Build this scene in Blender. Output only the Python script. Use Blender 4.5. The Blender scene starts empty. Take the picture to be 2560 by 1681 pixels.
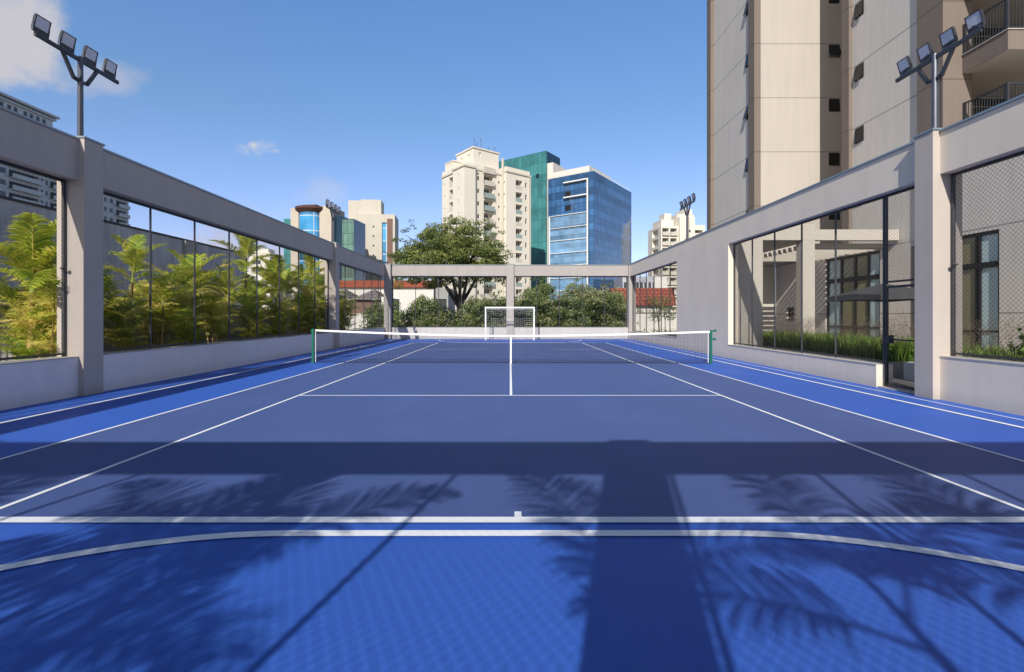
import bpy, math, random
import numpy as np
from mathutils import Vector, Matrix
R = math.radians
rng = np.random.default_rng(7)
random.seed(7)
scene = bpy.context.scene
col = scene.collection

# ------------------------------------------------------------------ colours and materials
def lin(h):
    h = h.lstrip('#')
    c = [int(h[i:i+2], 16)/255 for i in (0, 2, 4)]
    return tuple((x/12.92 if x <= .04045 else ((x+.055)/1.055)**2.4) for x in c) + (1.0,)

def mk(name):
    m = bpy.data.materials.new(name); m.use_nodes = True
    nt = m.node_tree
    return m, nt, nt.nodes['Principled BSDF']

def N(nt, t, **kw):
    n = nt.nodes.new(t)
    for k, v in kw.items():
        if hasattr(n, k): setattr(n, k, v)
        else: n.inputs[k].default_value = v
    return n

def mottled(name, c, rough=.8, amt=.12, scale=3.0, fine=60., fine_amt=.06, bump=.0, bscale=150., joint=None, streak=0, metallic=0, spec=.3, grime=None, scuff=0):
    """painted / rendered surface: base colour with broad and fine variation, optional joint lines every few metres of height"""
    m, nt, b = mk(name)
    L = nt.links.new
    geo = N(nt, 'ShaderNodeNewGeometry')
    n1 = N(nt, 'ShaderNodeTexNoise'); n1.inputs['Scale'].default_value = scale; n1.inputs['Detail'].default_value = 5
    n2 = N(nt, 'ShaderNodeTexNoise'); n2.inputs['Scale'].default_value = fine; n2.inputs['Detail'].default_value = 3
    L(geo.outputs['Position'], n1.inputs['Vector']); L(geo.outputs['Position'], n2.inputs['Vector'])
    def rng_(n, a):
        r = N(nt, 'ShaderNodeMapRange'); r.inputs['From Min'].default_value = .25; r.inputs['From Max'].default_value = .75
        r.inputs['To Min'].default_value = 1-a; r.inputs['To Max'].default_value = 1+a
        L(n.outputs['Fac'], r.inputs['Value']); return r
    r1, r2 = rng_(n1, amt), rng_(n2, fine_amt)
    mul = N(nt, 'ShaderNodeMath', operation='MULTIPLY'); L(r1.outputs[0], mul.inputs[0]); L(r2.outputs[0], mul.inputs[1])
    fac = mul
    if streak:
        mp = N(nt, 'ShaderNodeMapping'); mp.inputs['Scale'].default_value = (3.5, 3.5, .25)
        n3 = N(nt, 'ShaderNodeTexNoise'); n3.inputs['Scale'].default_value = 1.2; n3.inputs['Detail'].default_value = 6
        L(geo.outputs['Position'], mp.inputs['Vector']); L(mp.outputs[0], n3.inputs['Vector'])
        r3 = rng_(n3, streak); mul2 = N(nt, 'ShaderNodeMath', operation='MULTIPLY')
        L(fac.outputs[0], mul2.inputs[0]); L(r3.outputs[0], mul2.inputs[1]); fac = mul2
    sep = N(nt, 'ShaderNodeSeparateXYZ'); L(geo.outputs['Position'], sep.inputs[0])
    if joint:
        period, off, width, dark = joint
        a = N(nt, 'ShaderNodeMath', operation='SUBTRACT'); L(sep.outputs['Z'], a.inputs[0]); a.inputs[1].default_value = off
        w = N(nt, 'ShaderNodeMath', operation='PINGPONG'); L(a.outputs[0], w.inputs[0]); w.inputs[1].default_value = period/2
        lt = N(nt, 'ShaderNodeMath', operation='LESS_THAN'); L(w.outputs[0], lt.inputs[0]); lt.inputs[1].default_value = width/2
        r = N(nt, 'ShaderNodeMapRange'); r.inputs['To Min'].default_value = 1; r.inputs['To Max'].default_value = dark
        L(lt.outputs[0], r.inputs['Value'])
        mul3 = N(nt, 'ShaderNodeMath', operation='MULTIPLY'); L(fac.outputs[0], mul3.inputs[0]); L(r.outputs[0], mul3.inputs[1]); fac = mul3
    if scuff:   # faint worn, dusty patches and drag marks
        for sc_, msc, amt_, lo, hi in ((.9, (1, .45, 1), scuff, .52, .72), (9, (1, .12, 1), scuff*.6, .60, .74), (7, (.14, 1, 1), scuff*.5, .62, .76)):
            mp = N(nt, 'ShaderNodeMapping'); mp.inputs['Scale'].default_value = msc; L(geo.outputs['Position'], mp.inputs['Vector'])
            ns = N(nt, 'ShaderNodeTexNoise'); ns.inputs['Scale'].default_value = sc_; ns.inputs['Detail'].default_value = 9; ns.inputs['Roughness'].default_value = .65; ns.inputs['Distortion'].default_value = .6
            L(mp.outputs[0], ns.inputs['Vector'])
            rs_ = N(nt, 'ShaderNodeMapRange'); rs_.inputs['From Min'].default_value = lo; rs_.inputs['From Max'].default_value = hi; rs_.inputs['To Min'].default_value = 1; rs_.inputs['To Max'].default_value = 1+amt_
            L(ns.outputs['Fac'], rs_.inputs['Value']); ms = N(nt, 'ShaderNodeMath', operation='MULTIPLY'); L(fac.outputs[0], ms.inputs[0]); L(rs_.outputs[0], ms.inputs[1]); fac = ms
    if grime:   # dirt splash near the ground: (height, darkness)
        r = N(nt, 'ShaderNodeMapRange'); r.inputs['From Min'].default_value = 0; r.inputs['From Max'].default_value = grime[0]
        r.inputs['To Min'].default_value = grime[1]; r.inputs['To Max'].default_value = 1
        ad = N(nt, 'ShaderNodeMath', operation='MULTIPLY_ADD'); L(n1.outputs['Fac'], ad.inputs[0]); ad.inputs[1].default_value = -.35; L(sep.outputs['Z'], ad.inputs[2])
        ad2 = N(nt, 'ShaderNodeMath', operation='ADD'); L(ad.outputs[0], ad2.inputs[0]); ad2.inputs[1].default_value = .17
        L(ad2.outputs[0], r.inputs['Value'])
        mul4 = N(nt, 'ShaderNodeMath', operation='MULTIPLY'); L(fac.outputs[0], mul4.inputs[0]); L(r.outputs[0], mul4.inputs[1]); fac = mul4
    v = N(nt, 'ShaderNodeVectorMath', operation='SCALE'); v.inputs[0].default_value = c[:3]; L(fac.outputs[0], v.inputs['Scale'])
    L(v.outputs[0], b.inputs['Base Color'])
    b.inputs['Roughness'].default_value = rough; b.inputs['Metallic'].default_value = metallic
    b.inputs['Specular IOR Level'].default_value = spec
    if bump:
        bn = N(nt, 'ShaderNodeTexNoise'); bn.inputs['Scale'].default_value = bscale; bn.inputs['Detail'].default_value = 4
        L(geo.outputs['Position'], bn.inputs['Vector'])
        bp = N(nt, 'ShaderNodeBump'); bp.inputs['Strength'].default_value = bump; bp.inputs['Distance'].default_value = .01
        L(bn.outputs['Fac'], bp.inputs['Height']); L(bp.outputs[0], b.inputs['Normal'])
    return m

def leafmat(name, stops, trans=.35, rough=.5, spec=.25):
    """foliage: colour from the per-face 'tint' attribute, partly translucent"""
    m, nt, b = mk(name); L = nt.links.new
    at = N(nt, 'ShaderNodeAttribute'); at.attribute_name = 'tint'
    cr = N(nt, 'ShaderNodeValToRGB'); e = cr.color_ramp.elements
    e[0].position, e[0].color = stops[0]; e[1].position, e[1].color = stops[-1]
    for p, c in stops[1:-1]:
        x = e.new(p); x.color = c
    L(at.outputs['Fac'], cr.inputs[0]); L(cr.outputs[0], b.inputs['Base Color'])
    b.inputs['Roughness'].default_value = rough; b.inputs['Specular IOR Level'].default_value = spec
    tr = N(nt, 'ShaderNodeBsdfTranslucent'); L(cr.outputs[0], tr.inputs[0])
    mx = N(nt, 'ShaderNodeMixShader'); mx.inputs[0].default_value = trans
    L(b.outputs[0], mx.inputs[1]); L(tr.outputs[0], mx.inputs[2])
    L(mx.outputs[0], nt.nodes['Material Output'].inputs[0])
    return m

def glassmat(name, c, rough=.05, grid=None, line=(.02, .03, .04, 1), metallic=0, spec=1.0, wob=.0, var=.0):
    """opaque reflective glazing; grid=(du,dz,w): mullion lines drawn in object space along x+y and z, panes varying in tone"""
    m, nt, b = mk(name); L = nt.links.new
    b.inputs['Roughness'].default_value = rough; b.inputs['Metallic'].default_value = metallic
    b.inputs['Specular IOR Level'].default_value = spec; b.inputs['Base Color'].default_value = c
    if grid:
        du, dz, w = grid
        tc = N(nt, 'ShaderNodeTexCoord'); sp = N(nt, 'ShaderNodeSeparateXYZ'); L(tc.outputs['Object'], sp.inputs[0])
        ad = N(nt, 'ShaderNodeMath', operation='ADD'); L(sp.outputs['X'], ad.inputs[0]); L(sp.outputs['Y'], ad.inputs[1])
        def ln(src, p):
            q = N(nt, 'ShaderNodeMath', operation='PINGPONG'); L(src, q.inputs[0]); q.inputs[1].default_value = p/2
            t = N(nt, 'ShaderNodeMath', operation='LESS_THAN'); L(q.outputs[0], t.inputs[0]); t.inputs[1].default_value = w/2
            return t
        a, c2 = ln(ad.outputs[0], du), ln(sp.outputs['Z'], dz)
        mxm = N(nt, 'ShaderNodeMath', operation='MAXIMUM'); L(a.outputs[0], mxm.inputs[0]); L(c2.outputs[0], mxm.inputs[1])
        # cell id -> tone
        def cell(src, p):
            q = N(nt, 'ShaderNodeMath', operation='DIVIDE'); L(src, q.inputs[0]); q.inputs[1].default_value = p
            f = N(nt, 'ShaderNodeMath', operation='FLOOR'); L(q.outputs[0], f.inputs[0]); return f
        cb = N(nt, 'ShaderNodeCombineXYZ'); L(cell(ad.outputs[0], du).outputs[0], cb.inputs[0]); L(cell(sp.outputs['Z'], dz).outputs[0], cb.inputs[1])
        wn0 = N(nt, 'ShaderNodeTexWhiteNoise'); L(cb.outputs[0], wn0.inputs['Vector'])
        wr = N(nt, 'ShaderNodeTexWhiteNoise', noise_dimensions='1D'); L(cell(sp.outputs['Z'], dz).outputs[0], wr.inputs['W'])
        wn1 = N(nt, 'ShaderNodeMath', operation='MULTIPLY_ADD'); L(wr.outputs['Value'], wn1.inputs[0]); wn1.inputs[1].default_value = 1.6; wn1.inputs[2].default_value = -.8
        wn = N(nt, 'ShaderNodeMath', operation='ADD'); L(wn0.outputs['Value'], wn.inputs[0]); L(wn1.outputs[0], wn.inputs[1])
        r = N(nt, 'ShaderNodeMapRange'); r.inputs['To Min'].default_value = 1-var; r.inputs['To Max'].default_value = 1+var
        r.clamp = False; L(wn.outputs[0], r.inputs['Value'])
        bn = N(nt, 'ShaderNodeTexNoise'); bn.inputs['Scale'].default_value = .16; bn.inputs['Detail'].default_value = 5; bn.inputs['Distortion'].default_value = 1.2  # painted reflections: broad noise lightens and darkens the glass
        L(tc.outputs['Object'], bn.inputs['Vector'])
        br_ = N(nt, 'ShaderNodeMapRange'); br_.inputs['From Min'].default_value = .35; br_.inputs['From Max'].default_value = .65; br_.inputs['To Min'].default_value = .82; br_.inputs['To Max'].default_value = 1.18
        L(bn.outputs['Fac'], br_.inputs['Value'])
        rm = N(nt, 'ShaderNodeMath', operation='MULTIPLY'); L(r.outputs[0], rm.inputs[0]); L(br_.outputs[0], rm.inputs[1])
        v = N(nt, 'ShaderNodeVectorMath', operation='SCALE'); v.inputs[0].default_value = c[:3]; L(rm.outputs[0], v.inputs['Scale'])
        mx = N(nt, 'ShaderNodeMix', data_type='RGBA'); L(mxm.outputs[0], mx.inputs[0]); L(v.outputs[0], mx.inputs[6]); mx.inputs[7].default_value = line
        L(mx.outputs[2], b.inputs['Base Color'])
    return m

M = {}
M['court_blue'] = mottled('court_blue', tuple(c*k for c, k in zip(lin('#3a63c6'), (.88,.98,.90,1))), rough=.55, amt=.06, scale=.7, fine=220, fine_amt=.10, bump=.25, bscale=320, spec=.35, scuff=.13)
M['court_slate'] = mottled('court_slate', tuple(c*k for c, k in zip(lin('#5d70a8'), (.64,.69,.75,1))), rough=.6, amt=.05, scale=.6, fine=220, fine_amt=.10, bump=.25, bscale=320, spec=.35, scuff=.13)
M['line'] = mottled('court_line_paint', (.90, .91, .93, 1), rough=.6, amt=.04, scale=4, fine=90, fine_amt=.05, bump=.1)
M['pale_line'] = mottled('pale_line_paint', (.55, .63, .85, 1), rough=.6, amt=.06, fine_amt=.05)
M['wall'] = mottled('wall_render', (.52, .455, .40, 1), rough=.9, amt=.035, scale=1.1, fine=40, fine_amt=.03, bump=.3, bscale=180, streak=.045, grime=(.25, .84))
M['wall_right_lit'] = mottled('right_wall_render_lit', (.80, .695, .565, 1), rough=.9, amt=.035, scale=1.1, fine=40, fine_amt=.03, bump=.3, bscale=180, streak=.045, grime=(.25, .84))  # same paint as the left wall, its sunlit brightness put into the colour
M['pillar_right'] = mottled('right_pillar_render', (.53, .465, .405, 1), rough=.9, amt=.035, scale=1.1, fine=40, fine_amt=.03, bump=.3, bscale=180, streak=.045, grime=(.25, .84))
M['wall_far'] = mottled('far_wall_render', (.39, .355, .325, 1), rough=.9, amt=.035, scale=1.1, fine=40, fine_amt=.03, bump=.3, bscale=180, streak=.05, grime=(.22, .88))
M['parapet'] = mottled('low_wall_render', (.86, .80, .76, 1), rough=.9, amt=.03, scale=1.1, fine=40, fine_amt=.03, bump=.3, bscale=180, streak=.04, grime=(.25, .85))
M['coping'] = mottled('coping_metal', (.30, .36, .38, 1), rough=.4, amt=.08, metallic=.5, fine_amt=.03)
M['sill'] = mottled('stone_sill', (.5, .47, .42, 1), rough=.7, amt=.12, scale=9)
M['steel'] = mottled('dark_painted_steel', (.035, .036, .042, 1), rough=.45, amt=.15, scale=5, spec=.5)
M['steel2'] = mottled('weathered_fence_steel', (.055, .055, .062, 1), rough=.5, amt=.3, scale=14, spec=.5)
M['pole'] = mottled('galvanised_pole', (.12, .125, .15, 1), rough=.4, amt=.15, metallic=.6)
M['lens'] = mottled('lamp_lens', (.62, .64, .70, 1), rough=.2, amt=.05, spec=.8)
M['wire'] = mottled('chain_link_wire', (.035, .035, .04, 1), rough=.55, amt=.1)
M['net'] = mottled('tennis_net_cord', (.02, .02, .025, 1), rough=.8)
M['tape'] = mottled('white_net_tape', (.82, .82, .78, 1), rough=.7, amt=.03)
M['green'] = mottled('green_post_paint', (.01, .14, .09, 1), rough=.35, amt=.1, spec=.5)
M['white_steel'] = mottled('white_goal_paint', (.8, .8, .78, 1), rough=.4, amt=.05)
M['goalnet'] = mottled('white_goal_net', (.72, .72, .7, 1), rough=.8)
M['soil'] = mottled('garden_soil', (.12, .085, .05, 1), rough=1, amt=.4, scale=6, fine_amt=.3, bump=1, bscale=30)
M['ground'] = mottled('ground_earth', (.16, .15, .13, 1), rough=1, amt=.2, scale=.3, fine=8, fine_amt=.1)
M['paving'] = mottled('pale_paving', (.30, .27, .24, 1), rough=.9, amt=.08, scale=1)
M['garden_wall'] = mottled('garden_wall_grey', (.34, .34, .33, 1), rough=.9, amt=.1, streak=.12)
M['dark_wall'] = mottled('neighbour_wall', (.42, .43, .48, 1), rough=.9, amt=.2, scale=.8, streak=.28, fine=12, fine_amt=.1)
M['t_grey'] = mottled('tower_grey', (.66, .605, .54, 1), rough=.9, amt=.03, scale=.5, fine_amt=.03, joint=(2.95, 4.60, .05, .5), streak=.05, bump=.2)
M['t_cream'] = mottled('tower_cream', (.485, .435, .38, 1), rough=.9, amt=.03, scale=.5, fine_amt=.03, joint=(2.95, 4.60, .05, .6), streak=.04, bump=.2)
M['t_brown'] = mottled('tower_brown', (.205, .165, .138, 1), rough=.9, amt=.04, scale=.5, fine_amt=.03, joint=(2.95, 4.60, .05, .6), streak=.05, bump=.2)
M['soffit'] = mottled('cream_soffit', (.5, .46, .40, 1), rough=.9, amt=.03)
M['frame'] = mottled('black_window_frame', (.018, .018, .018, 1), rough=.4)
M['dkglass'] = glassmat('dark_glass', (.02, .025, .025, 1))
M['awning_glass'] = glassmat('open_window_glass', (.014, .016, .016, 1), rough=.3, spec=.3)
M['olive_glass'] = glassmat('olive_glass', (.24, .22, .13, 1), rough=.15, spec=.5)
M['blind'] = glassmat('blind_behind_glass', (.46, .60, .60, 1), rough=.25, spec=.6)
M['canvas'] = mottled('grey_canvas', (.06, .06, .065, 1), rough=.9, amt=.15)
M['cream'] = mottled('cream_render', (.72, .67, .575, 1), rough=.9, amt=.04, scale=.3, fine=3, fine_amt=.03, streak=.04)
M['cream2'] = mottled('beige_render', (.56, .52, .44, 1), rough=.9, amt=.05, scale=.3, fine=3, fine_amt=.03, streak=.05)
M['stone_clad'] = mottled('stone_cladding', (.52, .455, .375, 1), rough=.8, amt=.06, scale=.4, joint=(1.6, 0, .06, .8))
M['white_panel'] = mottled('white_cladding', (.68, .63, .57, 1), rough=.6, amt=.04, joint=(3.2, 0, .08, .85))
M['white'] = mottled('white_render', (.68, .66, .61, 1), rough=.9, amt=.05, streak=.06)
M['hotel'] = mottled('pale_grey_render', (.50, .53, .58, 1), rough=.9, amt=.05, scale=.5, streak=.08)
M['hotel_dark'] = mottled('balcony_back_dark', (.12, .14, .15, 1), rough=.9, amt=.2)  # dark matte panes at the backs of the balcony recesses
M['teal'] = glassmat('teal_curtain_glass', (.05, .195, .195, 1), rough=.12, grid=(1.3, 3.1, .10), line=(.02, .12, .11, 1), var=.16, spec=.7)
M['teal_dark'] = glassmat('dark_blue_glass', (.008, .03, .055, 1), rough=.1, spec=.6)
M['bluegl'] = glassmat('blue_curtain_glass', (.042, .12, .265, 1), rough=.06, grid=(1.25, 1.65, .16), line=(.02, .07, .17, 1), var=.22, spec=.9)
M['bluegl2'] = glassmat('pale_blue_curtain_glass', (.15, .28, .44, 1), rough=.08, grid=(1.4, 1.1, .08), line=(.18, .30, .45, 1), var=.2, spec=.9)
M['skygl'] = glassmat('sky_blue_glass', (.05, .25, .48, 1), rough=.08, grid=(1.5, 4.2, .28), line=(.5, .6, .7, 1), var=.3, spec=.9)
M['bwin'] = glassmat('small_window_glass', (.05, .055, .06, 1), rough=.15, spec=.5)
M['balc_glass'] = glassmat('balcony_glass', (.30, .36, .34, 1), rough=.25, spec=.5)
M['brown_wall'] = mottled('brown_render', (.20, .125, .10, 1), rough=.9, amt=.08)
M['brow'] = mottled('brown_canopy', (.10, .045, .035, 1), rough=.7)
def tilemat(name, c, axis='X', p=.25):
    m = mottled(name, c, rough=.9, amt=.22, scale=1.5, fine=7, fine_amt=.25)
    nt = m.node_tree; L = nt.links.new; b = nt.nodes['Principled BSDF']
    src = b.inputs['Base Color'].links[0].from_socket
    geo = N(nt, 'ShaderNodeNewGeometry'); sp = N(nt, 'ShaderNodeSeparateXYZ'); L(geo.outputs['Position'], sp.inputs[0])
    q = N(nt, 'ShaderNodeMath', operation='PINGPONG'); L(sp.outputs['Z'], q.inputs[0]); q.inputs[1].default_value = p/2
    q2 = N(nt, 'ShaderNodeMath', operation='PINGPONG'); L(sp.outputs[axis], q2.inputs[0]); q2.inputs[1].default_value = p*.6
    a = N(nt, 'ShaderNodeMath', operation='MULTIPLY'); L(q.outputs[0], a.inputs[0]); L(q2.outputs[0], a.inputs[1])
    r = N(nt, 'ShaderNodeMapRange'); r.inputs['From Max'].default_value = p*p*.15; r.inputs['To Min'].default_value = .5; r.inputs['To Max'].default_value = 1.1
    L(a.outputs[0], r.inputs['Value'])
    v = N(nt, 'ShaderNodeVectorMath', operation='SCALE'); L(src, v.inputs[0]); L(r.outputs[0], v.inputs['Scale']); L(v.outputs[0], b.inputs['Base Color'])
    return m
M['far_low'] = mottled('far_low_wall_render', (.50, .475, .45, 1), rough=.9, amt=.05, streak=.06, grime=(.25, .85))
M['redtile'] = tilemat('red_clay_tiles', (.48, .115, .05, 1))
M['redtile2'] = tilemat('old_red_clay_tiles', (.36, .10, .06, 1), p=.4)
M['greytile'] = tilemat('weathered_grey_tiles', (.27, .235, .22, 1))
M['bark'] = mottled('tree_bark', (.06, .05, .042, 1), rough=1, amt=.35, scale=5, fine=30, fine_amt=.2, bump=.6, bscale=20)
M['cane'] = mottled('palm_cane', (.38, .25, .10, 1), rough=.7, amt=.3, scale=5, joint=(.12, 0, .014, .5))
M['shaft'] = mottled('palm_crownshaft', (.20, .26, .05, 1), rough=.5, amt=.2)
g = lin
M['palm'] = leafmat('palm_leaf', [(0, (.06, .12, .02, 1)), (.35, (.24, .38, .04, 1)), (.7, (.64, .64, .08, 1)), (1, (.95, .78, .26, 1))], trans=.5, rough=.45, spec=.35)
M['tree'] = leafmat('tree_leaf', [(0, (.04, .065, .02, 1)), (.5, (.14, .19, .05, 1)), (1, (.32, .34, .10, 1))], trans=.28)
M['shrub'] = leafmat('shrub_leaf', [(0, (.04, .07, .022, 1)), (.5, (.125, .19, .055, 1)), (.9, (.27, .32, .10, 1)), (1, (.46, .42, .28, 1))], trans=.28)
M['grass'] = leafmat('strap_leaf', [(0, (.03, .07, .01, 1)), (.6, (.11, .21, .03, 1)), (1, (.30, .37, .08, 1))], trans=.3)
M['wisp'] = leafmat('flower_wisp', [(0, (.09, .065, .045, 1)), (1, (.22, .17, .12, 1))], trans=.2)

# ------------------------------------------------------------------ mesh building
OFF = {}
class MB:
    def __init__(s): s.v = []; s.f = []
    def box(s, x0, x1, y0, y1, z0, z1, mat=None):
        b = len(s.v)
        p = [(x0,y0,z0),(x1,y0,z0),(x1,y1,z0),(x0,y1,z0),(x0,y0,z1),(x1,y0,z1),(x1,y1,z1),(x0,y1,z1)]
        if mat is not None: p = [tuple(mat @ Vector(q)) for q in p]
        s.v += p
        s.f += [tuple(b+i for i in q) for q in ((0,3,2,1),(4,5,6,7),(0,1,5,4),(1,2,6,5),(2,3,7,6),(3,0,4,7))]
        return s
    def quad(s, *p):
        b = len(s.v); s.v += [tuple(q) for q in p]; s.f.append(tuple(range(b, b+len(p)))); return s
    def tube(s, pts, rs, n=8, cap=True):
        pts = [Vector(p) for p in pts]
        if not hasattr(rs, '__len__'): rs = [rs]*len(pts)
        b0 = len(s.v); up = None
        for i, p in enumerate(pts):
            d = (pts[min(i+1, len(pts)-1)] - pts[max(i-1, 0)]).normalized()
            if up is None:
                up = Vector((0, 0, 1)) if abs(d.z) < .9 else Vector((1, 0, 0))
            a = d.cross(up).normalized(); c = a.cross(d).normalized(); up = c
            for k in range(n):
                t = 2*math.pi*k/n + math.pi/n
                s.v.append(tuple(p + rs[i]*(math.cos(t)*a + math.sin(t)*c)))
        for i in range(len(pts)-1):
            for k in range(n):
                k2 = (k+1) % n
                s.f.append((b0+i*n+k, b0+i*n+k2, b0+(i+1)*n+k2, b0+(i+1)*n+k))
        if cap:
            s.f.append(tuple(b0+k for k in range(n))); s.f.append(tuple(b0+(len(pts)-1)*n+k for k in reversed(range(n))))
        return s
    def beam(s, p, q, w, h):
        """rectangular bar from p to q, w across, h along the vertical-ish normal"""
        p, q = Vector(p), Vector(q); d = (q-p).normalized()
        up = Vector((0,0,1)) if abs(d.z) < .95 else Vector((1,0,0))
        a = d.cross(up).normalized(); c = a.cross(d).normalized(); b = len(s.v)
        for e in (p, q):
            for i, j in ((-1,-1),(1,-1),(1,1),(-1,1)): s.v.append(tuple(e + a*w/2*i + c*h/2*j))
        s.f += [(b,b+3,b+2,b+1),(b+4,b+5,b+6,b+7)] + [(b+i, b+(i+1)%4, b+4+(i+1)%4, b+4+i) for i in range(4)]
        return s
    def sphere(s, c, r, n=10, m=7):
        b = len(s.v)
        for i in range(m+1):
            t = math.pi*i/m
            for k in range(n):
                q = 2*math.pi*k/n
                s.v.append((c[0]+r*math.sin(t)*math.cos(q), c[1]+r*math.sin(t)*math.sin(q), c[2]+r*math.cos(t)))
        for i in range(m):
            for k in range(n):
                s.f.append((b+i*n+k, b+(i+1)*n+k, b+(i+1)*n+(k+1)%n, b+i*n+(k+1)%n))
        return s
    def facade(s, face, plane, u0, u1, z0, z1, holes=(), back=True):
        """a wall sheet facing F(-y) R(+x) L(-x) B(+y) with real recesses: holes (u0,u1,z0,z1,depth)"""
        def P(u, z, d=0):
            if face == 'F': return (u, plane+d, z)
            if face == 'B': return (u, plane-d, z)
            if face == 'R': return (plane-d, u, z)
            return (plane+d, u, z)
        flip = face in ('B', 'L')
        def Q(a, b_, c, d):
            s.quad(*( (a, b_, c, d) if not flip else (d, c, b_, a)))
        holes = [(max(a, u0), min(b, u1), max(c, z0), min(d, z1), e) for a, b, c, d, e in holes if b > u0 and a < u1 and d > z0 and c < z1]
        us = sorted({u0, u1, *[round(h[0], 4) for h in holes], *[round(h[1], 4) for h in holes]})
        zs = sorted({z0, z1, *[round(h[2], 4) for h in holes], *[round(h[3], 4) for h in holes]})
        for j in range(len(zs)-1):
            run = None
            for i in range(len(us)-1):
                cu, cz = (us[i]+us[i+1])/2, (zs[j]+zs[j+1])/2
                inside = any(h[0] < cu < h[1] and h[2] < cz < h[3] for h in holes)
                if not inside: run = us[i] if run is None else run
                if run is not None and (inside or i == len(us)-2):
                    e = us[i] if inside else us[i+1]
                    Q(P(run, zs[j]), P(e, zs[j]), P(e, zs[j+1]), P(run, zs[j+1])); run = None
        for a, b, c, d, e in holes:
            if back: Q(P(a, c, e), P(b, c, e), P(b, d, e), P(a, d, e))
            Q(P(a, c), P(b, c), P(b, c, e), P(a, c, e)); Q(P(a, d, e), P(b, d, e), P(b, d), P(a, d))
            Q(P(a, c), P(a, c, e), P(a, d, e), P(a, d)); Q(P(b, c, e), P(b, c), P(b, d), P(b, d, e))
        return s
    def solid(s, x0, x1, y0, y1, z0, z1, **holes):
        """a box whose faces F/R/L/B may carry recesses"""
        s.facade('F', y0, x0, x1, z0, z1, holes.get('F', ())); s.facade('B', y1, x0, x1, z0, z1, holes.get('B', ()))
        s.facade('R', x1, y0, y1, z0, z1, holes.get('R', ())); s.facade('L', x0, y0, y1, z0, z1, holes.get('L', ()))
        s.quad((x0,y0,z1),(x1,y0,z1),(x1,y1,z1),(x0,y1,z1)); s.quad((x0,y1,z0),(x1,y1,z0),(x1,y0,z0),(x0,y0,z0))
        return s
    def build(s, name, mat, parent=None, bevel=0, smooth=False, local=False):
        off = Vector((0,0,0)) if (parent is None or local) else OFF.get(parent.name, Vector((0,0,0)))
        v = np.array(s.v, dtype=np.float64) - np.array(off)
        me = bpy.data.meshes.new(name); me.from_pydata(v.tolist(), [], s.f); me.update()
        me.materials.append(M[mat] if isinstance(mat, str) else mat)
        if smooth: me.polygons.foreach_set('use_smooth', [True]*len(me.polygons))
        o = bpy.data.objects.new(name, me); col.objects.link(o)
        if parent is not None:
            o.parent = parent; OFF[o.name] = Vector(off)
        if bevel:
            b = o.modifiers.new('bevel', 'BEVEL'); b.width = bevel; b.segments = 2; b.limit_method = 'ANGLE'
        return o

def tag(o, label=None, cat=None, group=None, kind=None):
    if label: o['label'] = label
    if cat: o['category'] = cat
    if group: o['group'] = group
    if kind: o['kind'] = kind
    return o
def empty(name, loc=(0,0,0), rz=0, label=None, cat=None, group=None):
    o = bpy.data.objects.new(name, None); col.objects.link(o); o.location = loc; o.rotation_euler = (0,0,rz)
    o.empty_display_size = .2
    OFF[o.name] = Vector(loc) if rz == 0 else Vector((0,0,0))
    return tag(o, label, cat, group)
def copy_tree(o, parent=None):
    c = o.copy(); col.objects.link(c); c.parent = parent
    for ch in list(o.children): copy_tree(ch, c)
    return c
def struct(o): o['kind'] = 'structure'; return o

def npmesh(name, V, F, tint, mat, parent=None, smooth=False):
    """V (n,3); F (m,4) quads; tint (m,)"""
    me = bpy.data.meshes.new(name)
    n, m = len(V), len(F)
    me.vertices.add(n); me.vertices.foreach_set('co', np.asarray(V, np.float32).ravel())
    me.loops.add(m*4); me.loops.foreach_set('vertex_index', np.asarray(F, np.int32).ravel())
    me.polygons.add(m); me.polygons.foreach_set('loop_start', np.arange(0, m*4, 4, dtype=np.int32))
    me.polygons.foreach_set('loop_total', np.full(m, 4, np.int32))
    me.update(calc_edges=True)
    a = me.attributes.new('tint', 'FLOAT', 'FACE'); a.data.foreach_set('value', np.clip(np.asarray(tint, np.float32), 0, 1))
    me.materials.append(M[mat])
    o = bpy.data.objects.new(name, me); col.objects.link(o)
    if parent is not None: o.parent = parent
    return o

# ------------------------------------------------------------------ camera
FPX, CH = 1191.0, 1.5616          # focal length in px of a 2560 px wide frame, eye height
cam = bpy.data.cameras.new('camera'); co = bpy.data.objects.new('camera', cam); col.objects.link(co)
co.location = (0, 0, CH); co.rotation_euler = (R(90), 0, 0)
cam.sensor_width = 36; cam.lens = 36*FPX/2560; cam.shift_x = 5/2560; cam.shift_y = -51/2560
cam.clip_start = .05; cam.clip_end = 3000
scene.camera = co

# ------------------------------------------------------------------ light
AZ, EL = R(13.3), R(34.6)
d = Vector((math.sin(AZ)*math.cos(EL), math.cos(AZ)*math.cos(EL), -math.sin(EL)))
sl = bpy.data.lights.new('sun', 'SUN'); sl.energy = 5.0; sl.angle = R(.53); sl.color = (1, .955, .88)
so = bpy.data.objects.new('sun', sl); col.objects.link(so); so.rotation_euler = d.to_track_quat('-Z', 'Y').to_euler(); so.location = (0, -5, 30)
W = bpy.data.worlds.new('World'); scene.world = W; W.use_nodes = True
nt = W.node_tree; L = nt.links.new; bg = nt.nodes['Background']
sky = N(nt, 'ShaderNodeTexSky'); sky.sky_type = 'NISHITA'; sky.sun_disc = False
sky.sun_elevation = EL; sky.sun_rotation = R(180)+AZ; sky.air_density = 1.0; sky.dust_density = .6; sky.ozone_density = 2.0; sky.altitude = 700
bg.inputs['Strength'].default_value = .1
tc = N(nt, 'ShaderNodeTexCoord')
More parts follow.
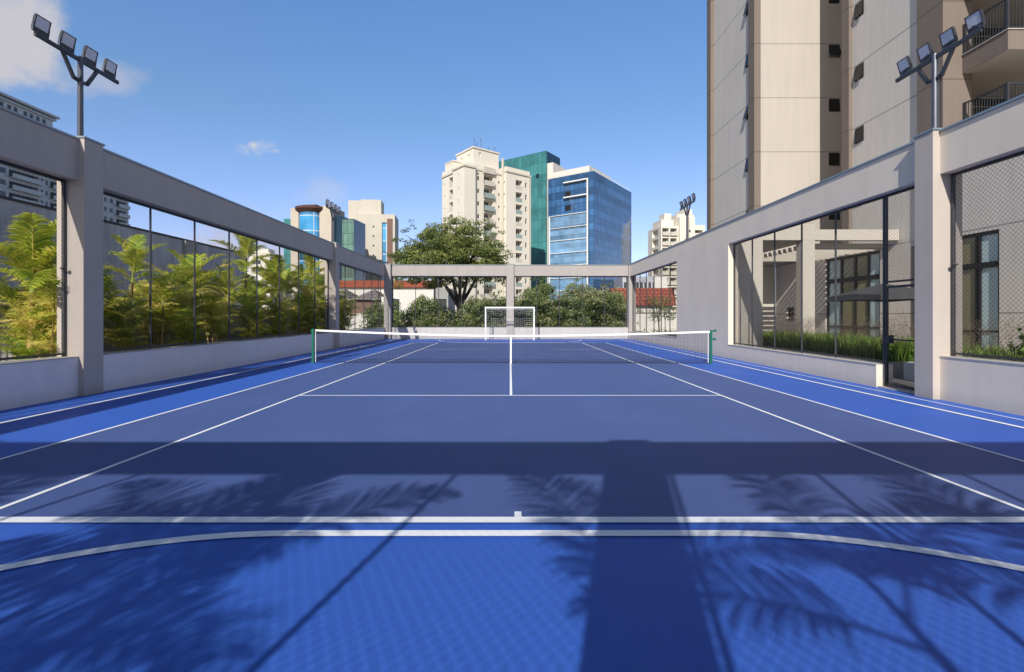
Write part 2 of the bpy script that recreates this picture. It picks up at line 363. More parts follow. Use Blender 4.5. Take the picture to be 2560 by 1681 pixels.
tint = N(nt, 'ShaderNodeMix', data_type='RGBA', blend_type='MULTIPLY'); tint.inputs[0].default_value = 1
L(sky.outputs[0], tint.inputs[6]); 
sz = N(nt, 'ShaderNodeSeparateXYZ'); L(tc.outputs['Generated'], sz.inputs[0])
sr = N(nt, 'ShaderNodeValToRGB'); L(sz.outputs['Z'], sr.inputs[0])
els = sr.color_ramp.elements; els[0].position = 0; els[0].color = (.66,.60,.70,1); els[1].position = 1; els[1].color = (.07,.15,.26,1)
for p_, c_ in ((.16,(.68,.63,.76,1)),(.365,(.60,.71,.775,1)),(.56,(.62,.82,1.0,1)),(.74,(.19,.28,.39,1))):
    e_ = els.new(p_); e_.color = c_
bk = N(nt, 'ShaderNodeMapRange', interpolation_type='SMOOTHSTEP'); bk.inputs['From Min'].default_value = .15; bk.inputs['From Max'].default_value = -.35
L(sz.outputs['Y'], bk.inputs['Value'])
bm = N(nt, 'ShaderNodeMix', data_type='RGBA'); L(bk.outputs[0], bm.inputs[0]); L(sr.outputs[0], bm.inputs[6]); bm.inputs[7].default_value = (.55,.47,.43,1)
sc2 = N(nt, 'ShaderNodeVectorMath', operation='SCALE'); L(bm.outputs[2], sc2.inputs[0]); sc2.inputs['Scale'].default_value = 2.3
L(sc2.outputs[0], tint.inputs[7])
cur = tint.outputs[2]
def cloud(px, py, rx, ry, col_, strength, nscale, soft=.35, seed=0.):
    """a cloud in the sky dome in the direction that leaves (px,py) of the frame, rx/ry: half sizes (tangent units)"""
    global cur
    dx, dz = (px-1275)/FPX, (789.5-py)/FPX
    sp = N(nt, 'ShaderNodeSeparateXYZ'); L(tc.outputs['Generated'], sp.inputs[0])
    yy = N(nt, 'ShaderNodeMath', operation='MAXIMUM'); L(sp.outputs['Y'], yy.inputs[0]); yy.inputs[1].default_value = .05
    def ax(o, c, r):
        q = N(nt, 'ShaderNodeMath', operation='DIVIDE'); L(sp.outputs[o], q.inputs[0]); L(yy.outputs[0], q.inputs[1])
        s_ = N(nt, 'ShaderNodeMath', operation='SUBTRACT'); L(q.outputs[0], s_.inputs[0]); s_.inputs[1].default_value = c
        t = N(nt, 'ShaderNodeMath', operation='DIVIDE'); L(s_.outputs[0], t.inputs[0]); t.inputs[1].default_value = r
        return t
    cb = N(nt, 'ShaderNodeCombineXYZ'); L(ax('X', dx, rx).outputs[0], cb.inputs[0]); L(ax('Z', dz, ry).outputs[0], cb.inputs[1])
    ln = N(nt, 'ShaderNodeVectorMath', operation='LENGTH'); L(cb.outputs[0], ln.inputs[0])
    no = N(nt, 'ShaderNodeTexNoise'); no.inputs['Scale'].default_value = nscale; no.inputs['Detail'].default_value = 9; no.inputs['Roughness'].default_value = .58
    ofs = N(nt, 'ShaderNodeVectorMath', operation='ADD'); L(tc.outputs['Generated'], ofs.inputs[0]); ofs.inputs[1].default_value = (seed, seed*.7, 0)
    L(ofs.outputs[0], no.inputs['Vector'])
    a = N(nt, 'ShaderNodeMath', operation='MULTIPLY_ADD'); L(no.outputs['Fac'], a.inputs[0]); a.inputs[1].default_value = 4.2; a.inputs[2].default_value = -1.15
    b = N(nt, 'ShaderNodeMath', operation='SUBTRACT'); L(a.outputs[0], b.inputs[0]); L(ln.outputs['Value'], b.inputs[1])
    r = N(nt, 'ShaderNodeMapRange', interpolation_type='SMOOTHSTEP'); r.inputs['From Min'].default_value = 0; r.inputs['From Max'].default_value = soft*2
    r.inputs['To Max'].default_value = strength; L(b.outputs[0], r.inputs['Value'])
    mx = N(nt, 'ShaderNodeMix', data_type='RGBA'); L(r.outputs[0], mx.inputs[0]); L(cur, mx.inputs[6]); mx.inputs[7].default_value = col_
    cur = mx.outputs[2]
cloud(20, 60, .26, .17, (5.9, 5.8, 6.3, 1), .97, 3.2, .24, .3)
cloud(632, 364, .066, .025, (7.2, 6.9, 7.1, 1), .9, 15, .5, 1.1)
cloud(690, 378, .035, .010, (6.6, 6.3, 6.6, 1), .7, 18, .7, 5.1)
cloud(250, 190, .10, .04, (6.0, 5.8, 6.3, 1), .5, 6, .5, 2.0)
cloud(450, 640, .46, .19, (6.6, 6.0, 6.8, 1), .95, 3.0, .3, 3.0)
cloud(830, 485, .09, .03, (6.4, 6.2, 6.8, 1), .3, 8, .5, 4.0)
L(cur, bg.inputs[0])
scene.view_settings.view_transform = 'Standard'; scene.view_settings.look = 'None'; scene.view_settings.exposure = 0; scene.view_settings.gamma = 1
scene.cycles.max_bounces = 6; scene.cycles.transparent_max_bounces = 8
scene.cycles.use_denoising = True

# ------------------------------------------------------------------ ground and court
struct(MB().quad((-1500,-600,-.06),(1500,-600,-.06),(1500,2500,-.06),(-1500,2500,-.06)).build('ground', 'ground'))
struct(MB().quad((-8.72,-1.38,0),(8.32,-1.38,0),(8.32,32.5,0),(-8.72,32.5,0)).build('court_surface', 'court_blue'))
D0, DS, DN, DS2, D1 = 3.58, 9.28, 15.5, 21.9, 27.3          # baselines, service lines, net
struct(MB().quad((-5.5,D0,.004),(5.485,D0,.004),(5.485,D1,.004),(-5.5,D1,.004)).build('court_play_area', 'court_slate'))
lm = MB()
def seg(x0, x1, y0, y1, z=.008): lm.quad((x0,y0,z),(x1,y0,z),(x1,y1,z),(x0,y1,z))
seg(-5.55, 5.51, D0, D0+.10); seg(-5.55, 5.51, D1-.09, D1)
for s_ in (-1, 1):
    o = {-1: -5.525, 1: 5.485}[s_]; seg(o-.025, o+.025, D0+.10, D1-.09)
    seg(s_*4.115-.025, s_*4.115+.025, D0+.10, D1-.09)
seg(-4.09, 4.09, DS-.025, DS+.025); seg(-4.09, 4.09, DS2-.025, DS2+.025)
seg(.02-.025, .02+.025, DS+.025, DS2-.025)
seg(.035, .09, D0+.10, D0+.20); seg(.0, .05, D1-.19, D1-.09)
seg(-7.42, -7.34, .5, 30.3); seg(7.08, 7.16, .5, 30.3)
seg(-7.34, 7.08, .5, .58); seg(-7.34, 7.08, 30.22, 30.3)
def arc(cx, cy, r, a0, a1, w=.09, z=.008, n=40):
    for i in range(n):
        t0, t1 = R(a0+(a1-a0)*i/n), R(a0+(a1-a0)*(i+1)/n)
        p = lambda t, q: (cx+q*math.cos(t), cy+q*math.sin(t), z)
        lm.quad(p(t0, r-w), p(t0, r), p(t1, r), p(t1, r-w))
XR = 1.55; RA = 2.95
for cy, sg in ((.50, 1), (30.3, -1)):
    yl = cy + sg*RA
    seg(-XR, XR, min(yl, yl-sg*.09), max(yl, yl-sg*.09))
    if sg > 0: arc(XR, cy+.0, RA, 1.6, 90); arc(-XR, cy, RA, 90, 178.4)
    else: arc(XR, cy, RA, -90, -1.6); arc(-XR, cy, RA, 181.6, 270)
struct(lm.build('court_lines', 'line'))
struct(MB().quad((7.60,.5,.006),(7.66,.5,.006),(7.66,31.4,.006),(7.60,31.4,.006)).build('court_edge_line', 'pale_line'))
struct(MB().box(-60,-8.76,-12,34,-.04,.02).build('terrace_left', 'paving'))
struct(MB().box(8.38,60,-12,40,-.04,.02).build('terrace_right', 'paving'))

# ------------------------------------------------------------------ enclosure walls
WL, WR, ZB, ZT, TH = -8.37, 7.98, 4.19, 4.96, .36
FL, FR, YF = -8.62, 8.19, 32.0
def pillar(parent, x0, x1, y0, y1, z=5.005, mat='wall'):
    MB().box(x0,x1,y0,y1,0,z).build('pillar', mat, parent, bevel=.008)
    MB().box(x0-.02,x1+.02,y0-.02,y1+.02,z,z+.035).build('coping', 'coping', parent)
lw = empty('court_wall', (WL, 15, 0), 0, 'grey rendered court wall with tall palms behind its openings', 'wall')
for y0, y1 in ((-1.14,9.235),(9.67,22.6),(23.03,31.78)):
    MB().box(WL-TH,WL,y0,y1,0,.75).build('low_wall', 'parapet', lw)
    MB().box(WL-TH-.02,WL+.012,y0,y1,.752,.772).build('sill', 'sill', lw)
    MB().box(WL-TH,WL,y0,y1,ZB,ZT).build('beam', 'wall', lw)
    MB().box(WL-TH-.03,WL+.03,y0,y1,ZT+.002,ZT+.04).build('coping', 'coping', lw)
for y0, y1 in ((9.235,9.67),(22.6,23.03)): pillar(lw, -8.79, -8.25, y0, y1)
rw = empty('court_wall', (WR, 15, 0), 0, 'grey rendered court wall with a solid stretch and the gate beside the apartment tower', 'wall')
MB().box(WR,WR+TH,-1.14,8.84,0,.79).build('low_wall', 'wall_right_lit', rw)
MB().box(WR-.012,WR+TH+.02,-1.14,8.84,.792,.812).build('sill', 'sill', rw)
for y0, y1 in ((10.38,17.42),(22.8,31.78)):
    MB().box(WR,WR+TH,y0,y1,0,.485).build('low_wall', 'wall_right_lit', rw)
    MB().box(WR-.012,WR+TH+.02,y0+(.002 if y0>20 else 0),y1-.002,.487,.507).build('sill', 'sill', rw)
m = MB().box(WR,WR+TH,9.25,31.78,ZB,ZT); m.box(WR,WR+TH,17.42,22.8,0,ZB); m.build('wall_face', 'wall_right_lit', rw)
MB().box(WR,WR+TH,-1.14,8.84,ZB,ZT).build('beam', 'wall_right_lit', rw)
for y0, y1 in ((-1.14,8.82),(9.27,31.76)): MB().box(WR-.03,WR+TH+.03,y0,y1,ZT+.002,ZT+.04).build('coping', 'coping', rw)
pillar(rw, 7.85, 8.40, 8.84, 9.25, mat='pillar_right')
MB().box(WR+.02,WR+TH-.02,9.25,10.38,.004,.03).build('threshold', 'sill', rw)
fw = empty('court_wall', (0, YF, 0), 0, 'far end wall of the court standing behind the white goal', 'wall')
for x0, x1 in ((-7.97,-.23),(.26,7.93)):
    MB().box(x0,x1,YF,YF+TH,0,.75).build('low_wall', 'far_low', fw)
    MB().box(x0,x1,YF-.012,YF+TH+.02,.752,.772).build('sill', 'sill', fw)
    MB().box(x0,x1,YF,YF+TH,4.23,ZT-.02).build('beam', 'wall_far', fw)
    MB().box(x0,x1,YF-.03,YF+TH+.03,ZT-.018,ZT+.02).build('coping', 'coping', fw)
for x0, x1 in ((-8.42,-7.97),(-.23,.26),(7.93,8.40)): pillar(fw, x0, x1, YF-.14 if abs(x0)<2 else 31.78, YF+TH+.05, 4.985, 'wall_far')
YR = -1.14
bw = empty('court_wall', (0, YR, 0), 0, 'near end wall of the court whose shadow falls over the baseline', 'wall')
for x0, x1 in ((-7.97,-.44),(.05,7.6)):
    MB().box(x0,x1,YR-.26,YR,0,.75).build('low_wall', 'parapet', bw)
    MB().box(x0,x1,YR-.26,YR,4.33,ZT+.02).build('beam', 'wall', bw)
for x0, x1 in ((-8.79,-7.97),(-.44,.05),(7.6,8.4)): MB().box(x0,x1,YR-.36,YR-.0 if abs(x0)>2 else YR+.02,0,5.03).build('pillar', 'wall', bw)

# ------------------------------------------------------------------ chain link fences
def link_mesh(mb, P, u0, u1, z0, z1, pitch=.082, r=.0011):
    """two families of diagonal wires clipped to the rectangle; P(u,z,d) maps into the fence plane"""
    def wire(a, b, dd):
        ax, az = a; bx, bz = b
        dx, dz = bx-ax, bz-az; l = math.hypot(dx, dz)
        if l < .01: return
        nx, nz = -dz/l*r, dx/l*r; k = len(mb.v)
        for (x, z) in (a, b):
            mb.v.append(P(x+nx, z+nz, dd)); mb.v.append(P(x, z, dd+r*1.5)); mb.v.append(P(x-nx, z-nz, dd)); mb.v.append(P(x, z, dd-r*1.5))
        for i in range(4): mb.f.append((k+i, k+(i+1)%4, k+4+(i+1)%4, k+4+i))
    n = int((u1-u0+z1-z0)/pitch)+2
    for i in range(n):
        c = i*pitch
        # u-u0 + z-z0 = c
        a = (u0+min(c, u1-u0), z0+max(0, c-(u1-u0))); b = (u0+max(0, c-(z1-z0)), z0+min(c, z1-z0))
        if a[1] <= z1 and b[0] <= u1: wire(a, b, .002)
        # mirrored
        a2 = (u0+u1-a[0], a[1]); b2 = (u0+u1-b[0], b[1])
        if a[1] <= z1 and b[0] <= u1: wire(a2, b2, -.002)
def fence(axis, plane, u0, u1, z0, z1, posts, label, group='chain link fences filling the wall openings', knob=None, inset=.03, wr=.0011):
    """axis 'Y': fence along y at x=plane;  axis 'X': along x at y=plane"""
    sgn = 1 if plane < 0 else -1
    def P(u, z, dd): return (plane+dd, u, z) if axis == 'Y' else (u, plane+dd, z)
    base = P((u0+u1)/2, z0, 0)
    t = empty('chain_link_fence', base, 0, label, 'fence', group)
    m = MB(); w = .045
    def bar(m, a, b, w, h=None): m.beam(P(*a, 0), P(*b, 0), w, h or w); return m
    zt = z1-inset; zb = z0+inset
    bar(MB(), (u0, zt), (u1, zt), .045, .05).build('top_rail', 'steel', t)
    bar(MB(), (u0, zb+.02), (u1, zb+.02), .04, .04).build('bottom_rail', 'steel', t)
    for p in posts:
        m = MB().tube([P(p, z0+.0, 0), P(p, zt-.025, 0)], .024, 8); m.build('fence_post', 'steel2', t)
    for p in (u0+.02, u1-.02): MB().beam(P(p, z0, 0), P(p, zt-.025, 0), .04, .05).build('frame_post', 'steel2', t)
    m = MB(); link_mesh(m, P, u0+.03, u1-.03, zb+.03, zt-.02, r=wr); m.build('wire_mesh', 'wire', t)
    if knob:
        q = P(*knob, 0); MB().sphere((q[0]+sgn*.06, q[1], q[2]), .036).tube([(q[0], q[1], q[2]), (q[0]+sgn*.06, q[1], q[2])], .014, 6).build('knob', 'steel', t, smooth=True)
    return t
pl = lambda a, b, s: [a+s*i for i in range(1, 40) if a+s*i < b-.3]
fence('Y', FL, -1.1, 9.22, .775, ZB, pl(-.2, 9.22, 1.57), 'chain link fence in the nearest opening of the palm side wall', wr=.0010, knob=(9.13, 2.47))
fence('Y', FL, 9.68, 22.59, .775, ZB, pl(9.82, 22.59, 1.6), 'chain link fence in the long opening before the golden palms', wr=.0012)
fence('Y', FL, 23.04, 31.77, .775, ZB, [24.9,26.5,28.1,29.7,31.2], 'chain link fence in the farthest opening of the palm side wall')
fence('Y', FR, -1.1, 8.82, .815, ZB, [-.6,.97,2.54,4.1,5.65,7.2], 'chain link fence before the near lobby window of the tower', wr=.0021, knob=(8.72, 2.5))
fence('Y', FR, 10.40, 17.41, .51, ZB, [16.1,14.74,13.37,11.98], 'chain link fence in front of the pergola and the strap-leaved grass', wr=.0017)
fence('Y', FR, 22.81, 31.77, .51, ZB, [24.4,25.8,27.1,28.6,30.0], 'chain link fence before the small garden tree and red roof')
fence('Y', FR, 9.27, 10.385, 2.24, ZB, [], 'short chain link panel fixed above the gate', wr=.0021)
fence('X', YF+.26, -7.95, -.24, .775, 4.22, [-6.39,-4.84,-3.29,-1.74], 'chain link fence of the far end wall, before the big tree trunk')
fence('X', YF+.26, .27, 7.92, .775, 4.22, [1.8,3.36,4.9,6.4], 'chain link fence of the far end wall, before the dense bushes')
fence('X', YR-.20, -7.95, -.46, .775, 4.33, [-6.6,-5.05,-3.5,-1.95], 'chain link fence behind the baseline, its mesh shadow crossing the blue floor', wr=.0030)
fence('X', YR-.20, .07, 7.58, .775, 4.33, [.16,1.59,3.03,4.5,6.0], 'chain link fence behind the baseline, beside the near end pillar', wr=.0030)
# gate
gt = empty('gate', (FR, 9.85, .03), 0, 'narrow dark steel chain link gate beside the wall pillar', 'gate')
m = MB()
for y in (9.29, 10.36): m.beam((FR,y,.05),(FR,y,2.16),.05,.05)
m.build('gate_frame', 'steel', gt)
for z in (.075, 1.05, 2.18): MB().beam((FR,9.3,z),(FR,10.36,z),.045,.05 if z != 1.05 else .03).build('rail', 'steel', gt)
m = MB(); link_mesh(m, lambda u, z, dd: (FR+dd, u, z), 9.31, 10.34, .1, 2.16); m.build('wire_mesh', 'wire', gt)
m = MB().box(FR-.05,FR+.05,10.22,10.32,.96,1.14).box(FR-.075,FR-.05,10.14,10.30,1.06,1.09); m.build('lock', 'steel', gt, bevel=.006)

# ------------------------------------------------------------------ floodlight poles
def flood_pole(x, y, sgn, label, ztop=6.58):
    t = empty('floodlight_pole', (x, y, 5.04), 0, label, 'floodlight', 'floodlight poles on top of the court walls')
    MB().tube([(x,y,5.04),(x,y,ztop+.07)], [.05,.045], 12).box(x-.09,x+.09,y-.09,y+.09,5.04,5.06).build('pole', 'pole', t, smooth=False)
    MB().tube([(x+.055,y-.06,5.05),(x+.055,y-.06,ztop-.35)], .012, 6).build('cable', 'steel', t)
    MB().beam((x,y-.90,ztop),(x,y+.90,ztop),.045,.07).build('crossarm', 'steel', t)
    for s in (-1, 1):
        m = MB().beam((x,y,ztop-.42),(x,y+s*.15,ztop-.40),.045,.06).beam((x,y+s*.14,ztop-.415),(x,y+s*.37,ztop-.03),.045,.06); m.build('brace', 'steel', t)
    for k, yy in enumerate((-.80,-.30,.19,.67)):
        c = Vector((x+sgn*.02, y+yy, ztop+.20)); tilt = R(13 + 3*random.random())
        Mx = Matrix.Translation(c) @ Matrix.Rotation((0 if sgn > 0 else math.pi) + R(random.uniform(-3,3)), 4, 'Z') @ Matrix.Rotation(tilt, 4, 'Y')
        f = MB().box(-.018,.012,-.135,.135,-.14,.14,mat=Mx)
        for j in range(-5, 6): f.box(-.042,-.019,j*.024-.004,j*.024+.004,-.11,.11,mat=Mx)
        f.box(.013,.022,-.135,-.118,-.14,.14,mat=Mx).box(.013,.022,.118,.135,-.14,.14,mat=Mx).box(.013,.022,-.117,.117,.125,.14,mat=Mx).box(.013,.022,-.117,.117,-.14,-.075,mat=Mx)
        fo = f.build('floodlight', 'steel', t)
        MB().box(.0125,.016,-.117,.117,-.074,.124,mat=Mx).build('lens', 'lens', fo)
        b = MB()
        for s in (-1, 1): b.beam(tuple(Mx @ Vector((0, s*.143, .0))), (x, y+yy+s*.143, ztop+.04), .012, .025)
        b.beam((x,y+yy-.143,ztop+.045),(x,y+yy+.143,ztop+.045),.03,.012); b.build('bracket', 'pole', fo)
flood_pole(-8.45, 9.37, 1, 'dark four-lamp floodlight pole on the wall pillar below the big cloud')
flood_pole(-8.45, 22.8, 1, 'small far four-lamp floodlight pole before the round glass office')
flood_pole(8.07, 9.05, -1, 'dark four-lamp floodlight pole on the pillar beside the tower balconies', 6.46)
flood_pole(8.07, 21.7, -1, 'small far four-lamp floodlight pole before the distant cream tower')

# ------------------------------------------------------------------ tennis net
PL_, PR_ = Vector((-6.47, 15.72, 0)), Vector((6.47, 15.42, 0)); HL, HR, HC = 1.11, 1.07, .925
tn = empty('tennis_net', (0, DN, 0), 0, 'black tennis net with a white top band between two green posts', 'net')
def npt(t, h): # t 0..1 along, h 0..1 height fraction (with sag)
    p = PL_.lerp(PR_, t); e = abs(t-.5)*2; top = HC + ((HL if t < .5 else HR)-HC)*e**1.6
    return (p.x, p.y, .03 + (top-.03)*h)
for p, h, s in ((PL_, HL, -1), (PR_, HR, 1)):
    q = MB().tube([(p.x+s*.03,p.y,0),(p.x+s*.03,p.y,h+.02)], .052, 4, True)
    po = q.build('net_post', 'green', tn, bevel=.006)
    c = MB()
    if s > 0: c.tube([(p.x+.06,p.y,h-.01),(p.x+.16,p.y,h+.0)], .02, 8).box(p.x+.13,p.x+.2,p.y-.03,p.y+.03,h-.03,h+.04).tube([(p.x+.06,p.y,h-.27),(p.x+.15,p.y,h-.27)], .02, 8).box(p.x+.12,p.x+.18,p.y-.03,p.y+.03,h-.31,h-.23)
    else: c.tube([(p.x-.10,p.y,h-.05),(p.x-.02,p.y,h-.05)], .03, 8)
    c.build('crank', 'green', po)
    MB().tube([(p.x-s*.06,p.y-.01,.03),(p.x-s*.06,p.y-.01,h)], .012, 6).build('lacing_rod', 'white_steel', po)
NT = 96
tp = MB()
for i in range(NT):
    a, b = npt(i/NT, 1), npt((i+1)/NT, 1)
    if i == 0: a = (a[0]+.06, a[1], a[2])
    tp.quad((a[0],a[1]-.008,a[2]-.062),(b[0],b[1]-.008,b[2]-.062),(b[0],b[1]-.008,b[2]),(a[0],a[1]-.008,a[2]))
    tp.quad((b[0],b[1]+.008,b[2]-.062),(a[0],a[1]+.008,a[2]-.062),(a[0],a[1]+.008,a[2]),(b[0],b[1]+.008,b[2]))
    tp.quad((a[0],a[1]-.008,a[2]),(b[0],b[1]-.008,b[2]),(b[0],b[1]+.008,b[2]),(a[0],a[1]+.008,a[2]))
tp.build('top_band', 'tape', tn)
nm = MB()
def cord(a, b, r=.0018):
    k = len(nm.v); a, b = Vector(a), Vector(b); dd = (b-a).normalized(); up = Vector((0,1,0)); s_ = dd.cross(up).normalized()*r; u_ = up*r
    for e in (a, b):
        for q in (s_+u_, -s_+u_, -s_-u_, s_-u_): nm.v.append(tuple(e+q))
    for i in range(4): nm.f.append((k+i, k+(i+1)%4, k+4+(i+1)%4, k+4+i))
nv = 288
for i in range(nv+1):
    t = i/nv; x = npt(t, 0); y = npt(t, 1); cord(x, (y[0], y[1], y[2]-.04))
for j in range(23):
    for i in range(24): cord(npt(i/24, j/22*.95), npt((i+1)/24, j/22*.95))
nm.build('netting', 'net', tn)
b = MB()
for i in range(24):
    p, q = npt(i/24, .0), npt((i+1)/24, .0); b.beam(p, q, .008, .02)
b.build('bottom_cord', 'net', tn)
st = MB(); st.box(.0, .055, DN+.03, DN+.055, .0, .93); st.box(.0,.055,DN+.1,DN+.115,.0,.93); st.build('centre_strap', 'tape', tn)

# ------------------------------------------------------------------ goal
GY = 30.25
gl = empty('football_goal', (0, GY, 0), 0, 'small white football goal with net by the far wall', 'goal')
for x in (-1.55, 1.53): MB().box(x-.04,x+.04,GY-.04,GY+.04,0,2.12).build('goal_post', 'white_steel', gl, bevel=.008)
MB().box(-1.508,1.488,GY-.038,GY+.038,2.04,2.118).build('crossbar', 'white_steel', gl)
fr = MB()
for x in (-1.55, 1.53):
    fr.tube([(x,GY+.04,2.08),(x,GY+.55,2.02),(x,GY+.75,1.85),(x,GY+1.0,.03),(x,GY+.04,.03)], .014, 6)
fr.tube([(-1.55,GY+1.0,.03),(1.53,GY+1.0,.03)], .014, 6); fr.build('back_frame', 'white_steel', gl)
gn = MB()
prof = [(GY+.04,2.08),(GY+.3,2.03),(GY+.55,1.99),(GY+.75,1.82),(GY+.84,1.4),(GY+.91,.9),(GY+.96,.45),(GY+1.0,.03)]
def pr(s):
    s *= len(prof)-1; i = min(int(s), len(prof)-2); f = s-i
    return tuple(prof[i][k]*(1-f)+prof[i+1][k]*f for k in (0,1))
def gp(x, s):
    y, z = pr(s); k = math.sin((x+1.55)/3.08*math.pi); return (x, y+.03*math.sin(9*x+5*s)*k, z-.05*k*math.sin(s*math.pi)+.015*math.sin(7*x))
nx, ns = 26, 26
for i in range(nx+1):
    x = -1.55+3.08*i/nx
    for j in range(ns): gn.beam(gp(x, j/ns), gp(x, (j+1)/ns), .004, .004)
for j in range(1, ns+1):
    for i in range(nx): gn.beam(gp(-1.55+3.08*i/nx, j/ns), gp(-1.55+3.08*(i+1)/nx, j/ns), .005, .005)
for x in (-1.55, 1.53):
    for k in range(1, 17):
        z = k*.12; yb = GY+1.0-.25*(z/2.0); gn.beam((x,GY+.04,z),(x,yb,z),.006,.006)
gn.build('goal_net', 'goalnet', gl)

# ------------------------------------------------------------------ shared window unit (origin at bottom centre, facing -y)
_win = {}
def window(parent, face, plane, u, z, w, h, frame='frame', glass='dkglass', fw_=.04, depth=.10, open_=0, pane=True, mull=0, local=True, name='window', inset=.08):
    """a framed window set into a recess of the wall; copies share their meshes"""
    rz = {'F': 0, 'R': R(90), 'L': R(-90), 'B': R(180)}[face]
    key = (round(w, 3), round(h, 3), frame, glass, fw_, open_, pane, mull)
    if key not in _win:
        m = MB(); y0, y1 = 0, .05
        m.box(-w/2,-w/2+fw_,y0,y1,0,h).box(w/2-fw_,w/2,y0,y1,0,h).box(-w/2+fw_,w/2-fw_,y0,y1,0,fw_).box(-w/2+fw_,w/2-fw_,y0,y1,h-fw_,h)
        for i in range(mull):
            x = -w/2 + w*(i+1)/(mull+1); m.box(x-fw_/2,x+fw_/2,y0,y1,fw_,h-fw_)
        f = m.build(name, frame)
        me = f.data
        g_ = MB()
        if open_:
            Mx = Matrix.Translation((0, -.01, h-fw_)) @ Matrix.Rotation(-open_, 4, 'X')
            g_.box(-w/2+.01,w/2-.01,-.03,-.002,-(h-2*fw_),0,mat=Mx)
        else: g_.quad((-w/2+fw_,.03,fw_),(w/2-fw_,.03,fw_),(w/2-fw_,.03,h-fw_),(-w/2+fw_,.03,h-fw_))
        gme = g_.build('pane', glass).data
        for nme in (me, gme):
            for o in [o for o in bpy.data.objects if o.data is nme]: bpy.data.objects.remove(o)
        _win[key] = (me, gme)
    me, gme = _win[key]
    o = bpy.data.objects.new(name, me); col.objects.link(o); o.parent = parent; o.rotation_euler = (0, 0, rz)
    off = Vector((0,0,0)) if local else OFF[parent.name]
    loc = {'F': (u, plane+inset, z), 'B': (u, plane-inset, z), 'R': (plane-inset, u, z), 'L': (plane+inset, u, z)}[face]
    o.location = Vector(loc)-off
    if pane:
        p = bpy.data.objects.new('pane', gme); col.objects.link(p); p.parent = o
    return o

# ------------------------------------------------------------------ apartment tower on the right (faces parallel to the court)
FH, J0 = 2.95, 4.60                     # storey height, first joint line
lev = [J0 + FH*i for i in range(14)]; TT = 34.0
tw = empty('apartment_tower', (20, 24, 0), 0, 'tall beige and brown apartment tower rising over the court wall', 'building')
# body A: cream front with small windows, grey side
hA = [(17.40,18.02,z-.76,z-.04,.16) for z in lev[1:]]
MB().facade('F', 26.0, 13.67, 19.0, 4.76, TT, hA).quad((13.67,26,TT),(19,26,TT),(19,31.5,TT),(13.67,31.5,TT)).build('cream_wall', 't_cream', tw)
hB = [(26.70,27.12,z-.80,z-.04,.12) for z in lev[1:]]
MB().facade('L', 13.43, 26.65, 31.35, 4.76, TT, hB).quad((13.43,31.6,4.76),(13.43,31.6,TT),(19,31.6,TT),(19,31.6,4.76)).quad((13.43,26.6,TT-.01),(19,26.6,TT-.01),(19,31.6,TT-.01),(13.43,31.6,TT-.01)).build('grey_wall', 't_grey', tw)
MB().box(13.32,13.67,25.98,26.65,4.74,TT+.1).build('brown_pier', 't_brown', tw)
MB().box(13.20,13.52,31.35,31.95,0,TT+.1).build('brown_pier', 't_brown', tw)
# body B
hC = [(22.18,22.74,z-.78,z-.04,.14) for z in lev[1:]]
MB().facade('L', 16.47, 19.14, 22.92, 4.62, TT, hC).facade('B', 23.4, 16.47, 19.4, 4.62, TT).quad((16.47,18.3,TT),(30,18.3,TT),(30,23.4,TT),(16.47,23.4,TT)).build('grey_wall', 't_grey', tw)
MB().box(16.30,16.55,22.92,23.42,4.62,TT+.1).build('brown_pier', 't_brown', tw)
MB().facade('R', 19.0, 26.0, 31.6, 0, TT).facade('L', 19.3, 23.4, 26.01, 4.6, TT).facade('F', 26.02, 18.99, 19.4, 4.6, TT).build('recess_wall', 't_grey', tw)
br = MB().facade('L', 16.355, 18.0, 19.14, 0, TT).facade('F', 18.0, 16.355, 17.46, 0, TT)
br.quad((16.355,19.14,0),(16.355,19.14,TT),(16.6,19.14,TT),(16.6,19.14,0)).quad((16.355,18,TT),(17.46,18,TT),(17.46,19.14,TT),(16.355,19.14,TT)).quad((17.46,18,0),(17.46,19.9,0),(17.46,19.9,TT),(17.46,18,TT))
br.build('brown_wall', 't_brown', tw)
bal_z = [10.68-FH] + [10.68+FH*i for i in range(0, 5)]
hb = []
for z in bal_z: hb.append((18.2, 21.2, z+.45, z+2.55, .12)); hb.append((22.2, 25.6, z+.45, z+2.55, .12))
MB().facade('F', 19.9, 17.46, 29, 4.6, TT, hb).build('balcony_back_wall', 'soffit', tw)
